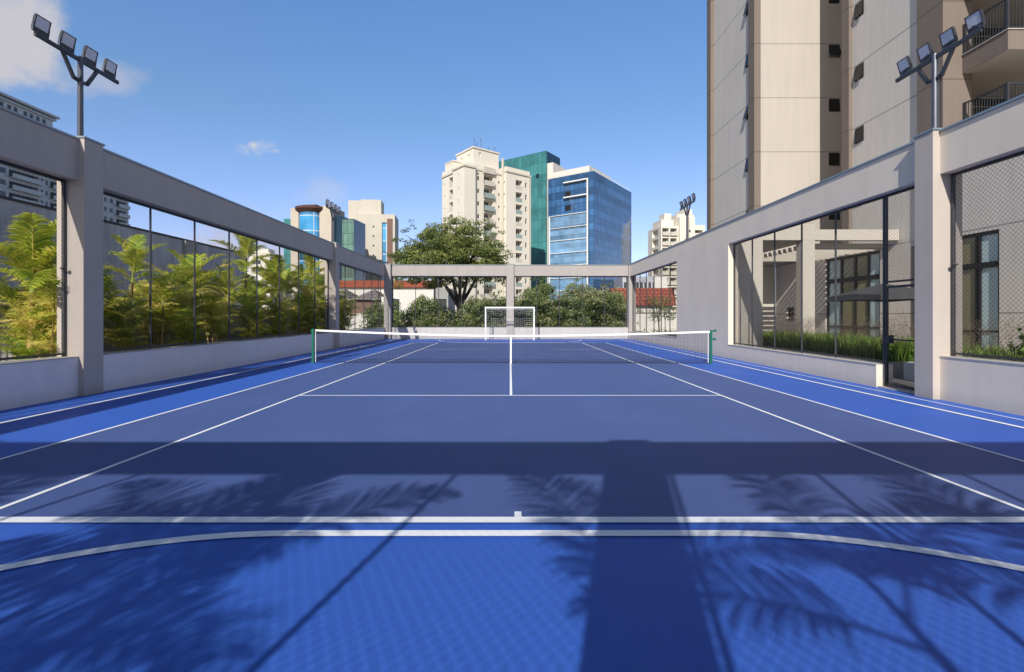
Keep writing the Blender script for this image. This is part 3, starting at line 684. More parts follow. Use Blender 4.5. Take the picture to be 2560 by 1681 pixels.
for i, z in enumerate(bal_z):
    bl = MB().box(17.09,27,16.35,17.995,z+.02,z+.70).box(17.47,27,17.998,19.89,z+.02,z+.35).build('balcony', 't_brown', tw)
    MB().quad((17.10,16.36,z+.012),(17.10,17.98,z+.012),(26.99,17.98,z+.012),(26.99,16.36,z+.012)).quad((17.48,18.0,z+.013),(17.48,19.88,z+.013),(26.9,19.88,z+.013),(26.9,18.0,z+.013)).build('soffit', 'soffit', bl)
    MB().box(17.05,27.04,16.31,16.45,z+.702,z+.73).box(17.05,17.19,16.45,18.0,z+.702,z+.73).build('sill', 'sill', bl)
    rl = MB().box(17.10,27,16.37,16.42,z+1.80,z+1.85).box(17.10,17.15,16.42,18.0,z+1.80,z+1.85)
    rl.box(17.11,27,16.38,16.41,z+.80,z+.83).box(17.11,17.14,16.42,18.0,z+.80,z+.83)
    for k in range(16): rl.box(17.115,17.135,16.48+.1*k,16.50+.1*k,z+.73,z+1.80)
    for k in range(60): rl.box(17.16+.12*k,17.18+.12*k,16.385,16.405,z+.73,z+1.80)
    rl.box(17.09,17.16,17.90,17.98,z+.73,z+1.86).box(17.09,17.16,16.36,16.43,z+.73,z+1.86); rl.build('railing', 'steel', bl)
    if i < 4:
        for (a, b) in ((18.2,21.2),(22.2,25.6)):
            window(tw, 'F', 19.9, (a+b)/2, z+.45, b-a, 2.1, mull=2, glass='dkglass', fw_=.07, local=False, inset=.06)
        MB().box(18.1,21.3,19.8,19.89,z+2.57,z+2.85).build('shutter_box', 'frame', tw)
for i, z in enumerate(lev[1:6]):
    window(tw, 'F', 26.0, 17.71, z-.76, .62, .72, open_=R([2,2,6,20,0][i]), glass='awning_glass', local=False, fw_=.035)
    window(tw, 'L', 13.43, 26.91, z-.80, .42, .76, open_=R([12,8,16,7,14][i]), glass='awning_glass', local=False, fw_=.035, inset=.04)
    window(tw, 'L', 16.47, 22.46, z-.78, .56, .74, open_=R([3,4,8,8,3][i]), glass='awning_glass', local=False, fw_=.035, inset=.03)
# podium with the lobby glazing
hP = [(16.02,17.62,.30,4.48,.20),(21.2,24.85,.30,4.48,.20),(19.22,19.56,.05,4.4,.25),(27.6,28.4,1.2,2.05,.2)]
pd = MB().facade('L', 16.45, 6.0, 17.998, 0, 7.3, hP).facade('L', 16.46, 19.142, 29.5, 0, 4.615, hP)
pd.facade('F', 6.0, 16.45, 30, 0, 7.3).quad((16.45,6,7.3),(30,6,7.3),(30,18,7.3),(16.45,18,7.3))
pd.build('podium_wall', 't_grey', tw)
hQ = hP
MB().facade('F', 29.5, 12.6, 16.45, 0, 4.75).quad((13.5,26.0,4.758),(19,26.0,4.758),(19,31.6,4.758),(13.5,31.6,4.758)).build('podium_wall', 't_grey', tw)
def lobby(y0, y1, ys, panes):
    t = MB(); x = 16.55
    zs = [.30, 1.02, 3.28, 4.48]
    for y in ys: t.box(x-.04,x+.05,y-.06,y+.06,.30,4.48)
    t.box(x-.045,x+.05,y0,y1,3.22,3.42).box(x-.045,x+.05,y0,y1,.30,.40).box(x-.045,x+.05,y0,y1,4.36,4.48).box(x-.03,x+.05,y0,y1,.98,1.05)
    w_ = t.build('window', 'frame', tw)
    for a, b, mt in panes: MB().quad((x+.01,b,.4),(x+.01,a,.4),(x+.01,a,4.36),(x+.01,b,4.36)).build('pane', mt, w_)
lobby(16.02, 17.62, (16.06, 16.78, 16.86, 17.56), ((16.02,16.82,'blind'),(16.82,17.62,'olive_glass')))
lobby(21.2, 24.85, (21.24, 21.95, 22.8, 23.75, 24.75), ((21.2,21.95,'blind'),(21.95,22.8,'olive_glass'),(22.8,23.75,'olive_glass'),(23.75,24.85,'blind')))
MB().quad((16.68,19.56,.05),(16.68,19.22,.05),(16.68,19.22,4.4),(16.68,19.56,4.4)).build('window', 'dkglass', tw)
MB().quad((16.62,28.4,1.2),(16.62,27.6,1.2),(16.62,27.6,2.05),(16.62,28.4,2.05)).build('window', 'dkglass', tw)

# pergola before the tower
pg = empty('pergola', (12.6, 22, 0), 0, 'cream concrete pergola with slats between the grass bed and the lobby', 'pergola')
MB().box(8.9,12.87,20.1,20.42,4.75,5.43).box(12.872,16.44,20.12,20.40,4.75,5.2).build('beam', 'soffit', pg)
MB().box(12.33,12.87,20.11,20.52,0,4.748).build('column', 'soffit', pg)
MB().box(8.42,9.42,17.75,18.25,0,4.95).build('column', 'soffit', pg)
MB().box(8.9,9.40,18.252,20.098,4.76,4.94).build('beam', 'soffit', pg)
MB().box(8.9,12.88,20.422,25.95,4.752,5.0).build('roof_slab', 'soffit', pg)
for k in range(13):
    y = 20.75+.42*k; MB().box(12.885,16.44,y,y+.06,4.50,4.70).build('slat', 'soffit', pg)

# planters
pb = empty('planter', (10.5, 14, 0), 0, 'long grey planter wall filled with strap-leaved grass', 'planter')
MB().box(9.5,9.62,11.9,19.6,.02,.40).box(9.62,11.6,11.9,12.02,.02,.40).box(11.6,11.72,11.9,19.6,.02,.40).build('planter_wall', 'garden_wall', pb)
MB().quad((9.62,12.02,.36),(11.6,12.02,.36),(11.6,19.6,.36),(9.62,19.6,.36)).build('soil', 'soil', pb)
pb = empty('planter', (10.5, 8, 0), 0, 'near grey planter wall seen through the gate', 'planter')
MB().box(9.5,9.62,4.0,11.5,.02,.42).box(9.62,11.6,11.38,11.5,.02,.42).box(11.6,11.72,4,11.5,.02,.42).build('planter_wall', 'white', pb)
MB().quad((9.62,4.0,.38),(11.6,4.0,.38),(11.6,11.38,.38),(9.62,11.38,.38)).build('soil', 'soil', pb)
# parasol
us = empty('parasol', (12.25, 15.6, 0), R(4), 'open dark grey square parasol standing beyond the gate', 'parasol')
m = MB()
zc, ze, r_ = 2.62, 2.2, 1.12
for i in range(4):
    a, b = R(45+90*i), R(135+90*i)
    pa, pb_ = (r_*1.41*math.cos(a), r_*1.41*math.sin(a), ze), (r_*1.41*math.cos(b), r_*1.41*math.sin(b), ze)
    mid = ((pa[0]+pb_[0])/2, (pa[1]+pb_[1])/2, ze+.07)
    m.quad((0,0,zc), pa, mid).quad((0,0,zc), mid, pb_)
    m.quad(pa, (pa[0],pa[1],pa[2]-.16), (mid[0],mid[1],mid[2]-.2), mid).quad(mid, (mid[0],mid[1],mid[2]-.2), (pb_[0],pb_[1],pb_[2]-.16), pb_)
m.build('canopy', 'canvas', us, local=True)
m = MB()
for i in range(8):
    a = R(45*i); q = r_*(1.35 if i%2 else .95); m.beam((0,0,2.1),(q*.5*math.cos(a),q*.5*math.sin(a),(zc+ze)/2-.06),.015,.02)
m.build('ribs', 'steel', us, local=True)
MB().tube([(0,0,.05),(0,0,zc+.08)], .025, 8).build('pole', 'steel', us, local=True)
MB().box(-.35,.35,-.35,.35,.02,.10).build('base', 'garden_wall', us, local=True, bevel=.02)

# ------------------------------------------------------------------ left garden walls
gw = MB().box(-10.95,-10.75,10.5,30.9,-.05,1.78).box(-15.9,-10.953,10.5,10.7,-.05,1.78).box(-11.0,-10.72,10.45,30.9,1.782,1.83).box(-15.9,-11.005,10.45,10.75,1.782,1.83).build('garden_wall', 'garden_wall')
tag(gw, 'grey garden wall with a pale cap behind the palms', 'wall')
kb = struct(MB().box(-10.74,-8.76,-1,31,-.03,.42).build('planting_bed', 'soil'))
m = MB().box(-16.4,-16,3,28.9,-.05,5.25)
dw = empty('neighbour_wall', (-16.2, 16, 0), 0, 'tall dark slate boundary wall rising behind the palms', 'wall')
m.build('wall_face', 'dark_wall', dw)
MB().box(-16.45,-15.95,3,28.95,5.252,5.33).build('coping', 'canvas', dw)
for y in (12.5, 17.6, 23.3): MB().box(-15.998,-15.85,y,y+.9,-.05,5.24).build('buttress', 'garden_wall', dw)

# ------------------------------------------------------------------ background buildings
def wins(parent, face, plane, us, zs, w, h, **kw):
    for u in us:
        for z in zs: window(parent, face, plane, u, z, w, h, **kw)
def holes(us, zs, w, h, d=.25): return [(u-w/2, u+w/2, z, z+h, d) for u in us for z in zs]

# cream residential tower, local frame: x along the right-hand face, y along the left-hand face
ct = empty('apartment_tower', (-9.2, 100, 0), R(38), 'cream apartment tower with stacked balconies behind the big tree', 'building')
zf = [2.6+2.72*i for i in range(11)]         # floors
Zt = 32.6
us = {'bal1': (4.4, 7.0), 'bal2': (12.3, 14.0)}
# main body, facade facing local -y (F) and local -x (L)
H1 = [(4.5,7.0,z+.0,z+2.15,.9) for z in zf] + holes([8.6], [z+.9 for z in zf], .45, .6) + holes([3.1], [z+.7 for z in zf], .55, .9)
MB().solid(0,9.6,0,10,0,Zt, L=[(4.4,6.9,z,z+2.15,.9) for z in zf]+holes([1.2,8.8], [z+.8 for z in zf], .45, .6)+holes([3.0], [z+1.0 for z in zf], .6, .35), F=[(a,b,c,d_,e) for a,b,c,d_,e in H1 if a > 2.2]).build('wall', 'cream', ct, local=True)
MB().solid(-.9,1.9,-.7,3.9,0,Zt+.02, L=holes([1.6], [z+.8 for z in zf], .35, 1.0), F=()).build('corner_bay', 'cream', ct, local=True)
H2 = [(12.3,14.2,z,z+2.15,.8) for z in zf] + holes([15.3], [z+.8 for z in zf], .5, 1.2)
MB().solid(9.603,16.6,-1.3,9,0,Zt+.6, F=[(a,b,c,d_,e) for a,b,c,d_,e in H2], L=holes([-.6], [z+.9 for z in zf], .4, .6)).build('wall', 'cream', ct, local=True)
MB().box(16.0,16.62,-1.45,-1.3,0,Zt+.5).build('pilaster', 'cream2', ct, local=True)
MB().box(9.3,9.6,-.5,-.003,0,Zt+3.8).build('pilaster', 'cream2', ct, local=True)
# parapets, penthouse
pp = MB()
for (x0,x1,y0,y1,z) in ((-.2,9.75,-.15,10.2,Zt),(-1.1,2.1,-.9,4.1,Zt+.03),(9.5,16.8,-1.5,9.1,Zt+.62)):
    pp.box(x0,x1,y0,y1,z+.0,z+.35)
pp.box(4.2,7.3,-.5,-.16,Zt-.3,Zt+1.0); pp.build('cornice', 'cream2', ct, local=True)
MB().box(-.1,9.5,.1,9.9,Zt+.36,Zt+1.3).box(9.7,16.5,-1.2,8.9,Zt+.98,Zt+1.9).build('parapet', 'cream', ct, local=True)
m = MB().solid(2.6,9.4,1.2,8.0,Zt+1.31,Zt+5.1, F=[(4,4.6,Zt+3.4,Zt+4.4,.2)], L=holes([3,6],[Zt+3.2],.6,.9)); m.box(2.4,9.6,1.0,8.2,Zt+5.1,Zt+5.4); m.build('roof_tower', 'cream', ct, local=True)
MB().box(.4,2.6,6.0,9.4,Zt+1.31,Zt+3.0).box(.3,2.7,5.8,9.5,Zt+3.0,Zt+3.25).build('roof_house', 'cream', ct, local=True)
for x, y, h in ((3.4,2.0,2.4),(4.6,3.0,1.8),(5.2,2.2,2.8),(7.6,2.5,1.2),(8.8,2.0,1.5),(8.2,4,1.3)):
    MB().tube([(x,y,Zt+5.4),(x,y,Zt+5.4+h)], .04, 5).box(x-.25,x+.25,y-.02,y+.02,Zt+5.4+h*.75,Zt+5.45+h*.75).build('antenna', 'steel', ct, local=True)
random.seed(3)
for i, z in enumerate(zf):
    if z < 0: continue
    for (face, plane, a, b, d_) in (('F',0,4.5,7.0,.9),('L',0,4.4,6.9,.9),('F',-1.3,12.3,14.2,.8)):
        wd = b-a
        window(ct, face, plane, (a+b)/2+random.uniform(-.3,.3), z+.05, wd*.62, 2.0, frame='white', glass='bwin', fw_=.08, inset=d_-.08, mull=1)
        if face == 'F':
            cv = MB().box(a-.15,b+.15,plane-.5,plane-.002,z-.12,z+.06).box(a-.12,b+.12,plane-.5,plane-.44,z+.062,z+.95) if plane == 0 else MB().box(a,b,plane+.02,plane+.08,z,z+.95)
            cv.build('balcony', 'balc_glass' if i % 3 != 1 else 'cream2', ct, local=True)
        else: MB().box(plane+.02,plane+.08,a,b,z,z+.95).build('balcony', 'cream2', ct, local=True)
    window(ct, 'F', 0, 8.6, z+.9, .45, .6, frame='white', glass='bwin', inset=.12)
    window(ct, 'F', 0, 3.1, z+.7, .55, .9, frame='white', glass='bwin', inset=.12)
    window(ct, 'F', -1.3, 15.3, z+.8, .5, 1.2, frame='white', glass='bwin', inset=.12)
    window(ct, 'L', -.9, 1.6, z+.8, .35, 1.0, frame='white', glass='bwin', inset=.12)

# teal glass tower
tt = empty('office_tower', (9.87, 130, 0), R(55), 'teal green glass office tower with a white clad side', 'building')
MB().box(0,7.6,0,17,0,46.6).build('glass_facade', 'teal', tt, local=True)
MB().box(.6,7.7,-.06,-.003,43.3,46.5).build('roof_glass_band', 'teal_dark', tt, local=True)
sl_ = [(3.2,6.3,z,z+.55,.4) for z in (39.8,36.4,33.4)]
sl_ += [(4.4,5.2,1.5+2.55*i,2.1+2.55*i,.3) for i in range(12)]
MB().solid(.5,7.3,-1.9,-.062,0,43.2, F=sl_).build('white_cladding', 'white_panel', tt, local=True)
for a, b, c, d_, e in sl_: MB().quad((a,-1.6,c),(b,-1.6,c),(b,-1.6,d_),(a,-1.6,d_)).build('window', 'bwin', tt, local=True)
MB().box(-.03,-.003,9.6,12.4,34.0,35.2).build('open_vent', 'frame', tt, local=True)
for y, z in ((2.2,39.5),(5.2,31),(7.0,31),(7.2,36.5)): MB().box(-.05,-.003,y,y+1.1,z,z+1.2).build('window', 'teal_dark', tt, local=True)

# blue glass office
bo = empty('office_building', (19.3, 110, 0), R(54.7), 'blue glass office block with white framed terraces', 'building')
MB().box(0,23.6,0,12.2,0,35.0).build('glass_facade', 'bluegl', bo, local=True)
MB().box(3,22,2,11.9,35.0,36.2).build('plant_room', 'white_panel', bo, local=True)
MB().box(-.1,12,1,12.3,35.0,36.4).build('roof_parapet', 'white_panel', bo, local=True)
MB().box(-.5,-.003,1.6,11.3,0,25.6).build('glass_bay', 'bluegl2', bo, local=True)
fr_ = MB()
for i in range(9): z = 25.6-3.02*i; fr_.box(-.75,-.503,1.3,11.5,z-.06,z+.06)
fr_.box(-.8,-.503,1.1,1.38,0,33.4).box(-.75,-.503,11.3,11.6,0,25.6)
fr_.build('white_frame', 'white_steel', bo, local=True)
m = MB().box(-.75,-.003,1.5,7.6,33.15,33.4).box(-.75,-.003,1.5,7.6,29.6,29.85); m.build('terrace_slab', 'white_steel', bo, local=True)
MB().box(-.06,-.003,6.0,7.4,29.9,31.2).box(-.06,-.003,6.0,7.4,26.7,27.9).build('terrace_opening', 'frame', bo, local=True)

for (a, b, c, e, h) in ((5,8,4,7,1.4),(10,12,5,9,1.0),(15,19,4,8,1.6)):
    MB().box(a,b,c,e,36.2,36.2+h).build('roof_unit', 'hotel', bo, local=True)
m = MB()
for k in range(20): m.box(.3+1.15*k,.36+1.15*k,.25,.31,35.0,35.9)
m.box(.3,22.4,.25,.31,35.85,35.92); m.build('roof_railing', 'white_steel', bo, local=True)
# round glass office
ro = empty('office_building', (-54, 130, 0), R(-6), 'stone clad office building with a round blue glass front and brown canopy', 'building')
MB().box(-6.2,-3.9,0,8,0,31.0).build('stone_tower', 'stone_clad', ro, local=True)
MB().box(2.1,5.5,0,8,0,31.4).build('stone_tower', 'stone_clad', ro, local=True)
cyl = MB(); n = 16
for i in range(n):
    a0, a1 = math.pi*(1+i/n), math.pi*(1+(i+1)/n)
    cyl.quad((-.9+3.0*math.cos(a0),1+2.6*math.sin(a0),0),(-.9+3.0*math.cos(a1),1+2.6*math.sin(a1),0),(-.9+3.0*math.cos(a1),1+2.6*math.sin(a1),29.6),(-.9+3.0*math.cos(a0),1+2.6*math.sin(a0),29.6))
cyl.build('round_glass', glassmat('round_blue_glass', (.05, .25, .48, 1), rough=.1, grid=(500, 4.1, .3), line=(.5, .6, .7, 1), var=.3, spec=.7), ro, local=True)
cn = MB()
for z in (29.6, 30.6):
    pass
for i in range(n):
    a0, a1 = math.pi*(1+i/n), math.pi*(1+(i+1)/n)
    P0 = lambda a, z, k=1.: (-.9+4.2*k*math.cos(a), 1+3.4*k*math.sin(a), z)
    cn.quad(P0(a0,30.6),P0(a1,30.6),P0(a1,31.2),P0(a0,31.2)); cn.quad(P0(a0,29.5,.72),P0(a1,29.5,.72),P0(a1,30.6),P0(a0,30.6)); cn.quad((-.9,1,31.2),P0(a0,31.2),P0(a1,31.2))
cn.box(-3.0,1.0,.5,3,31.2,32.0); cn.build('canopy', 'brow', ro, local=True)
MB().box(-3.9,2.1,1.1,8,0,30.4).build('stone_wall', 'stone_clad', ro, local=True)
MB().box(-9.4,-6.203,2,9,0,28.6).build('side_wing', 'teal', ro, local=True)
MB().box(5.55,8.0,1.5,9,0,28.9).box(8.0,11.3,1.2,9,0,28.0).build('side_wing', 'teal_dark', ro, local=True)
MB().quad((8.05,1.15,0),(11.3,1.15,0),(11.3,1.15,27.8),(8.05,1.15,27.8)).build('green_glass', glassmat('green_glass_face', (.10,.20,.15,1), rough=.15, grid=(1.2,3,.1), var=.2), ro, local=True)

# beige tower left of the tree
bt = empty('apartment_tower', (-44.6, 150, 0), R(6), 'beige tower with a blue window strip beside the round office', 'building')
zz = [1.5+3.0*i for i in range(10)]
Hh = holes([-2.6,-1.3,1.6], [z+.8 for z in zz], .55, .55) + [(4.2,5.7,2,31.0,.5)]
MB().solid(-4,8.2,0,9,0,33.6, F=Hh).build('wall', 'cream2', bt, local=True)
MB().quad((4.2,.45,2),(5.7,.45,2),(5.7,.45,31),(4.2,.45,31)).build('window_strip', 'skygl', bt, local=True)
MB().box(5.8,7.5,-.1,-.003,2,32.2).build('brown_strip', 'brown_wall', bt, local=True)
MB().solid(-7.4,-4.003,.4,8,0,30).build('side_block', 'cream2', bt, local=True)
m = MB().box(-6.6,-2.6,2,8,30,38.2); m.box(-2.597,3.6,2,8,33.6,38.6); m.build('roof_block', 'cream2', bt, local=True)
for x in (-2.6,-1.3,1.6):
    for z in zz: window(bt, 'F', 0, x, z+.8, .55, .55, frame='cream2', glass='bwin', inset=.15, fw_=.05)

# distant cream tower on the right
dt = empty('apartment_tower', (44.4, 140, 0), R(8), 'distant cream tower with balconies between the office block and the beige tower', 'building')
z7 = [2.0+2.9*i for i in range(9)]
bh = [(.4,2.4,z,z+2.1,1) for z in z7]+[(2.9,4.9,z,z+2.1,1) for z in z7]
MB().solid(0,5.4,0,9,0,28.0, F=bh, L=[(2,6,z,z+2.1,1) for z in z7]).build('wall', 'cream', dt, local=True)
MB().solid(5.403,10.2,-.8,9,0,30.6, F=holes([8.6], [z+.9 for z in z7], .6, .7)).build('wall', 'cream', dt, local=True)
MB().solid(10.203,14.2,.6,9,0,28.6, F=[(10.5,13.4,z,z+1.9,1) for z in z7]).build('wall', 'cream', dt, local=True)
MB().box(1,5,2,8,28,30.2).box(5.6,10.9,1,8,30.6,31.8).box(2.2,4.4,2.5,6,30.2,32.2).box(8.2,10.8,2,7,31.8,33.6).build('roof_block', 'cream', dt, local=True)
for z in z7:
    for a, b, p in ((.3,2.5,-.5),(2.8,5.0,-.5),(10.4,13.5,.2)):
        MB().box(a,b,p,p+.08,z-.1,z+.95).box(a,b,p+.082,p+.6,z-.1,z+.05).build('balcony', 'cream2', dt, local=True)
    for a, p in ((1.4,0),(3.9,0),(11.9,.6)): window(dt, 'F', p, a, z+.05, 1.5, 1.9, frame='white', glass='bwin', inset=.9, mull=1, fw_=.07)
    window(dt, 'F', -.8, 8.6, z+.9, .6, .7, frame='white', glass='bwin', inset=.12)

# pale residential block at the far left (faces parallel to the court)
HX = -122.0
ho = empty('apartment_building', (HX, 130, 0), 0, 'long pale grey apartment block with balconies beyond the dark wall', 'building')
zh = [1.0+2.85*i for i in range(16)]
cols_ = [(106,112.6,2),(113.9,115.4,1),(116.0,123.4,2),(123.8,124.7,1),(125.1,125.9,1),(126.4,129.6,2),(131,132,1),(133.5,139,2),(141,142,1),(143.2,144.2,1),(145.2,146.5,1),(147.6,151.6,2)]
hh = []
for a, b, k in cols_:
    for z in zh: hh.append((a, b, z+.2, z+2.1, 1.4) if k == 2 else (a, b, z+.7, z+2.1, .2))
MB().facade('R', HX, 60, 152.4, 0, 46.6, hh).facade('F', 60, HX-30, HX, 0, 46.6).facade('B', 152.4, HX-30, HX, 0, 46.6).quad((HX-30,60,46.6),(HX,60,46.6),(HX,152.4,46.6),(HX-30,152.4,46.6)).build('wall', 'hotel', ho)
hp = [(a, a+1.15, 50.9, 53.3, .25) for a in (110.5,112,114.2,116.0,117.5,119.9,121.4,123.1,124.7)]
MB().facade('R', HX-.5, 90, 127.6, 46.6, 54.3, hp).facade('B', 127.6, HX-30, HX-.5, 46.6, 54.3).build('penthouse_wall', 'hotel', ho)
MB().box(HX-31,HX+.6,88,128.6,54.5,55.0).box(HX-31,HX+.1,88.4,128.1,53.7,54.1).build('roof', 'hotel', ho)
for a, b, k in cols_:
    for z in zh:
        if k == 2:
            MB().box(HX+.02,HX+1.1,a-.1,b+.1,z+.02,z+.2).box(HX+1.0,HX+1.1,a-.1,b+.1,z+.2,z+1.1).build('balcony', 'hotel', ho)
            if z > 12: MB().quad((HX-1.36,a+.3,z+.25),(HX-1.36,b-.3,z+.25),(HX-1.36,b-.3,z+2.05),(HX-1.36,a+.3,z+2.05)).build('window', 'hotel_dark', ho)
        elif z > 12: window(ho, 'R', HX, (a+b)/2, z+.7, b-a, 1.4, frame='hotel', glass='bwin', local=False, fw_=.1)
for a, b, c, d_, e in hp: window(ho, 'R', HX-.5, (a+b)/2, c, b-a, d_-c, frame='hotel', glass='bwin', local=False, fw_=.14)

# red roofed white house behind the far left corner
rh = empty('house', (-15, 62, 0), 0, 'white walled house with a long orange tile roof', 'house')
MB().box(-26,-9.4,60,70,0,5.15).build('wall', 'white', rh)
MB().quad((-26.3,59.6,5.12),(-9.6,59.6,5.12),(-9.6,65,6.35),(-26.3,65,6.35)).quad((-26.3,70.4,5.12),(-26.3,65,6.35),(-9.6,65,6.35),(-9.6,70.4,5.12)).build('roof', 'redtile', rh)
sh = MB().facade('L', -9.3, 58, 66, 0, 5.2).solid(-9.39,-7.6,58.6,66,0,5.0, F=[(-9.2,-7.8,1.2,3.6,.2)]); sh.build('grey_annex', 'garden_wall', rh)
MB().quad((-9.2,58.78,1.2),(-7.8,58.78,1.2),(-7.8,58.78,3.6),(-9.2,58.78,3.6)).build('window', 'bwin', rh)
# brown shed with grey tiles
bs = empty('shed', (-13, 38, 0), 0, 'low brown shed under a weathered grey tile roof', 'shed')
MB().box(-17,-10.0,37,42,0,2.78).build('wall', 'brown_wall', bs)
MB().box(-9.99,-9.75,36.8,42,0,3.0).box(-17,-10,36.85,36.99,0,1.72).build('white_trim', 'white', bs)
for i in range(3):
    x = -17.2+2.4*i
    MB().quad((x,36.7,2.8),(x+2.4,36.7,2.8),(x+1.2,39.5,3.75)).quad((x+2.4,36.7,2.8),(x+2.4,42.2,2.8),(x+1.2,39.5,3.75)).quad((x,42.2,2.8),(x,36.7,2.8),(x+1.2,39.5,3.75)).build('roof', 'greytile', bs)
MB().quad((-17,36.9,2.785),(-10,36.9,2.785),(-10,42,2.785),(-17,42,2.785)).build('ceiling', 'brown_wall', bs)
# pale flat roofed building seen above the palms
fb = empty('house', (-32, 60, 0), 0, 'small white flat-roofed building glimpsed above the palms', 'house')
MB().box(-33.8,-30.2,60,66,0,5.9).build('wall', 'cream2', fb); MB().box(-34.2,-29.8,59.5,66.4,5.9,7.0).build('roof', 'white', fb)
# apartments far behind the palms
for x, y, w, h, r0, lab in ((-104,190,8,27,4,'far cream apartment block with dark balcony bands over the palms'),(-92,200,7,33,-4,'far white apartment block beside the stone clad office')):
    fa = empty('apartment_building', (x, y, 0), R(r0), lab, 'building')
    z_ = [1+3*i for i in range(int(h/3)-1)]
    MB().solid(0,w,0,8,0,h, F=[(.8,w*.55,q,q+1.7,.7) for q in z_]+[(w*.65,w*.85,q+.5,q+1.6,.2) for q in z_]).build('wall', 'cream', fa, local=True)
    for q in z_: window(fa, 'F', 0, .8+(w*.55-.8)/2, q, w*.5-.8, 1.6, frame='white', glass='bwin', inset=.6, mull=2, fw_=.08)
    MB().box(1,w-1,1,7,h,h+1.6).build('roof_block', 'white', fa, local=True)
# right side, beyond the far opening
r2 = empty('house', (14, 52, 0), 0, 'low house with an old red tile roof seen through the farthest fence', 'house')
MB().quad((11.6,50.5,2.65),(17.6,50.5,2.65),(18.9,55,4.75),(11.6,55,4.75)).quad((17.6,50.5,2.65),(18.9,60,2.65),(18.9,55,4.75)).quad((11.6,60,2.65),(11.6,55,4.75),(18.9,55,4.75),(18.9,60,2.65)).build('roof', 'redtile2', r2)
MB().box(11.7,17.4,51,59.5,0,2.62).build('wall', 'white', r2)
gb = empty('office_building', (31, 112, 0), 0, 'dark grey office block with slim white frames behind the red roof', 'building')
uu = [26.6+.95*i for i in range(10)]
MB().solid(26,36,110,120,0,10.6, F=[(u-.4,u+.4,z,z+1.7,.3) for u in uu for z in (1.2,4.4,7.6)]).build('wall', 'dark_wall', gb)
for u in uu:
    for z in (1.2,4.4,7.6): window(gb, 'F', 110, u, z, .8, 1.7, frame='white_steel', glass='bwin', local=False, fw_=.07)
MB().box(33.2,36.1,109.3,109.9,0,10.4).build('white_stair', 'white', gb)
gw2 = empty('garden_wall', (11, 38, 0), 0, 'white boundary wall behind the small garden tree', 'wall')
MB().box(8.9,20,37.6,37.9,0,1.75).build('wall_face', 'white', gw2); MB().box(8.86,20.04,37.55,37.95,1.75,1.81).build('coping', 'steel', gw2)

# ------------------------------------------------------------------ vegetation
def unit(v): return v/np.maximum(np.linalg.norm(v, axis=-1, keepdims=True), 1e-9)
def leaves(C, size, tint, flat=0.0, asp=.55, jit=.35, up=None):
    """one lozenge leaf at every centre C, random orientation leaning to face up/outwards"""
    n = len(C)
    nrm = unit(rng.normal(size=(n, 3)) + np.array([0, 0, flat]) + (0 if up is None else up))
    t = unit(np.cross(nrm, rng.normal(size=(n, 3)))); b = np.cross(nrm, t)
    s = size*rng.uniform(1-jit, 1+jit, (n, 1))
    V = np.stack([C-t*s, C-b*s*asp, C+t*s, C+b*s*asp], 1).reshape(-1, 3)
    F = np.arange(n*4).reshape(n, 4)
    return V, F, tint
def merge(parts):
    Vs, Fs, Ts, k = [], [], [], 0
    for V, F, T in parts:
        Vs.append(V); Fs.append(F+k); Ts.append(T); k += len(V)
    return np.concatenate(Vs), np.concatenate(Fs), np.concatenate(Ts)
SUN = np.array([-d.x, -d.y, -d.z])
def clumps(cs, rad, per, size, flat=.4, zs=.55, base=.42, shade=.3, var=.16, asp=.55, shell=.5):
    """leaf clumps: cs (n,3) centres, rad (n,) radii"""
    out = []
    for c, r in zip(cs, rad):
        n = int(per*r*r)
        q = unit(rng.normal(size=(n, 3)))*(rng.uniform(shell, 1, (n, 1))**.6)
        # ragged edge
        q *= 1+.22*np.sin(q[:, :1]*7+r*9)*np.cos(q[:, 1:2]*6+c[0])
        lit = q @ SUN*.25 + q[:, 2]*.22  # sunlight put into the tint: sunward and upper leaves lighter
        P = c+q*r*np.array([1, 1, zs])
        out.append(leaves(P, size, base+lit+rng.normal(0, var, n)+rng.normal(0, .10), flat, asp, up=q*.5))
    return merge(out)

# big umbrella-crowned tree
bt_ = empty('broadleaf_tree', (-4.6, 43, 0), 0, 'big spreading broadleaf tree with a forked trunk behind the end wall', 'tree', 'trees beyond the end wall')
tm = MB()
base = Vector((-4.3, 43, -.1))
limbs = []
def limb(p, q, r0, r1, bend=.3, n=7):
    p, q = Vector(p), Vector(q); mid = (p+q)/2+Vector((random.uniform(-bend, bend), random.uniform(-bend, bend), random.uniform(0, bend)))
    pts = []; rs = []
    for i in range(n+1):
        t = i/n; pts.append((1-t)**2*p+2*t*(1-t)*mid+t*t*q); rs.append(r0+(r1-r0)*t)
    tm.tube(pts, rs, 8); return q
random.seed(11)
fork = limb(base, (-4.55, 43, 2.5), .42, .30, .1)
mains = [((-7.2, 42.4, 6.2), .2), ((-5.6, 43.8, 6.6), .2), ((-3.6, 42.6, 6.5), .19), ((-2.6, 43.6, 6.0), .17), ((-4.4, 41.6, 6.8), .16)]
for q, r0 in mains:
    e = limb(fork+Vector((random.uniform(-.08,.08), 0, random.uniform(-.5,.0))), q, r0, .09, .45)
    for k in range(5):
        a = random.uniform(0, 6.28); l = random.uniform(1.4, 3.0)
        e2 = (q[0]+l*math.cos(a)+(q[0]+4.6)*.35, q[1]+l*.8*math.sin(a), q[2]+random.uniform(.3, 1.8))
        limb(q, e2, .08, .025, .3, 5)
        for kk in range(2):
            limb(e2, (e2[0]+random.uniform(-1,1), e2[1]+random.uniform(-1,1), e2[2]+random.uniform(-.1,.7)), .03, .012, .15, 3)
tm.build('trunk', 'bark', bt_, smooth=True)
cs, rad = [], []
n = 0
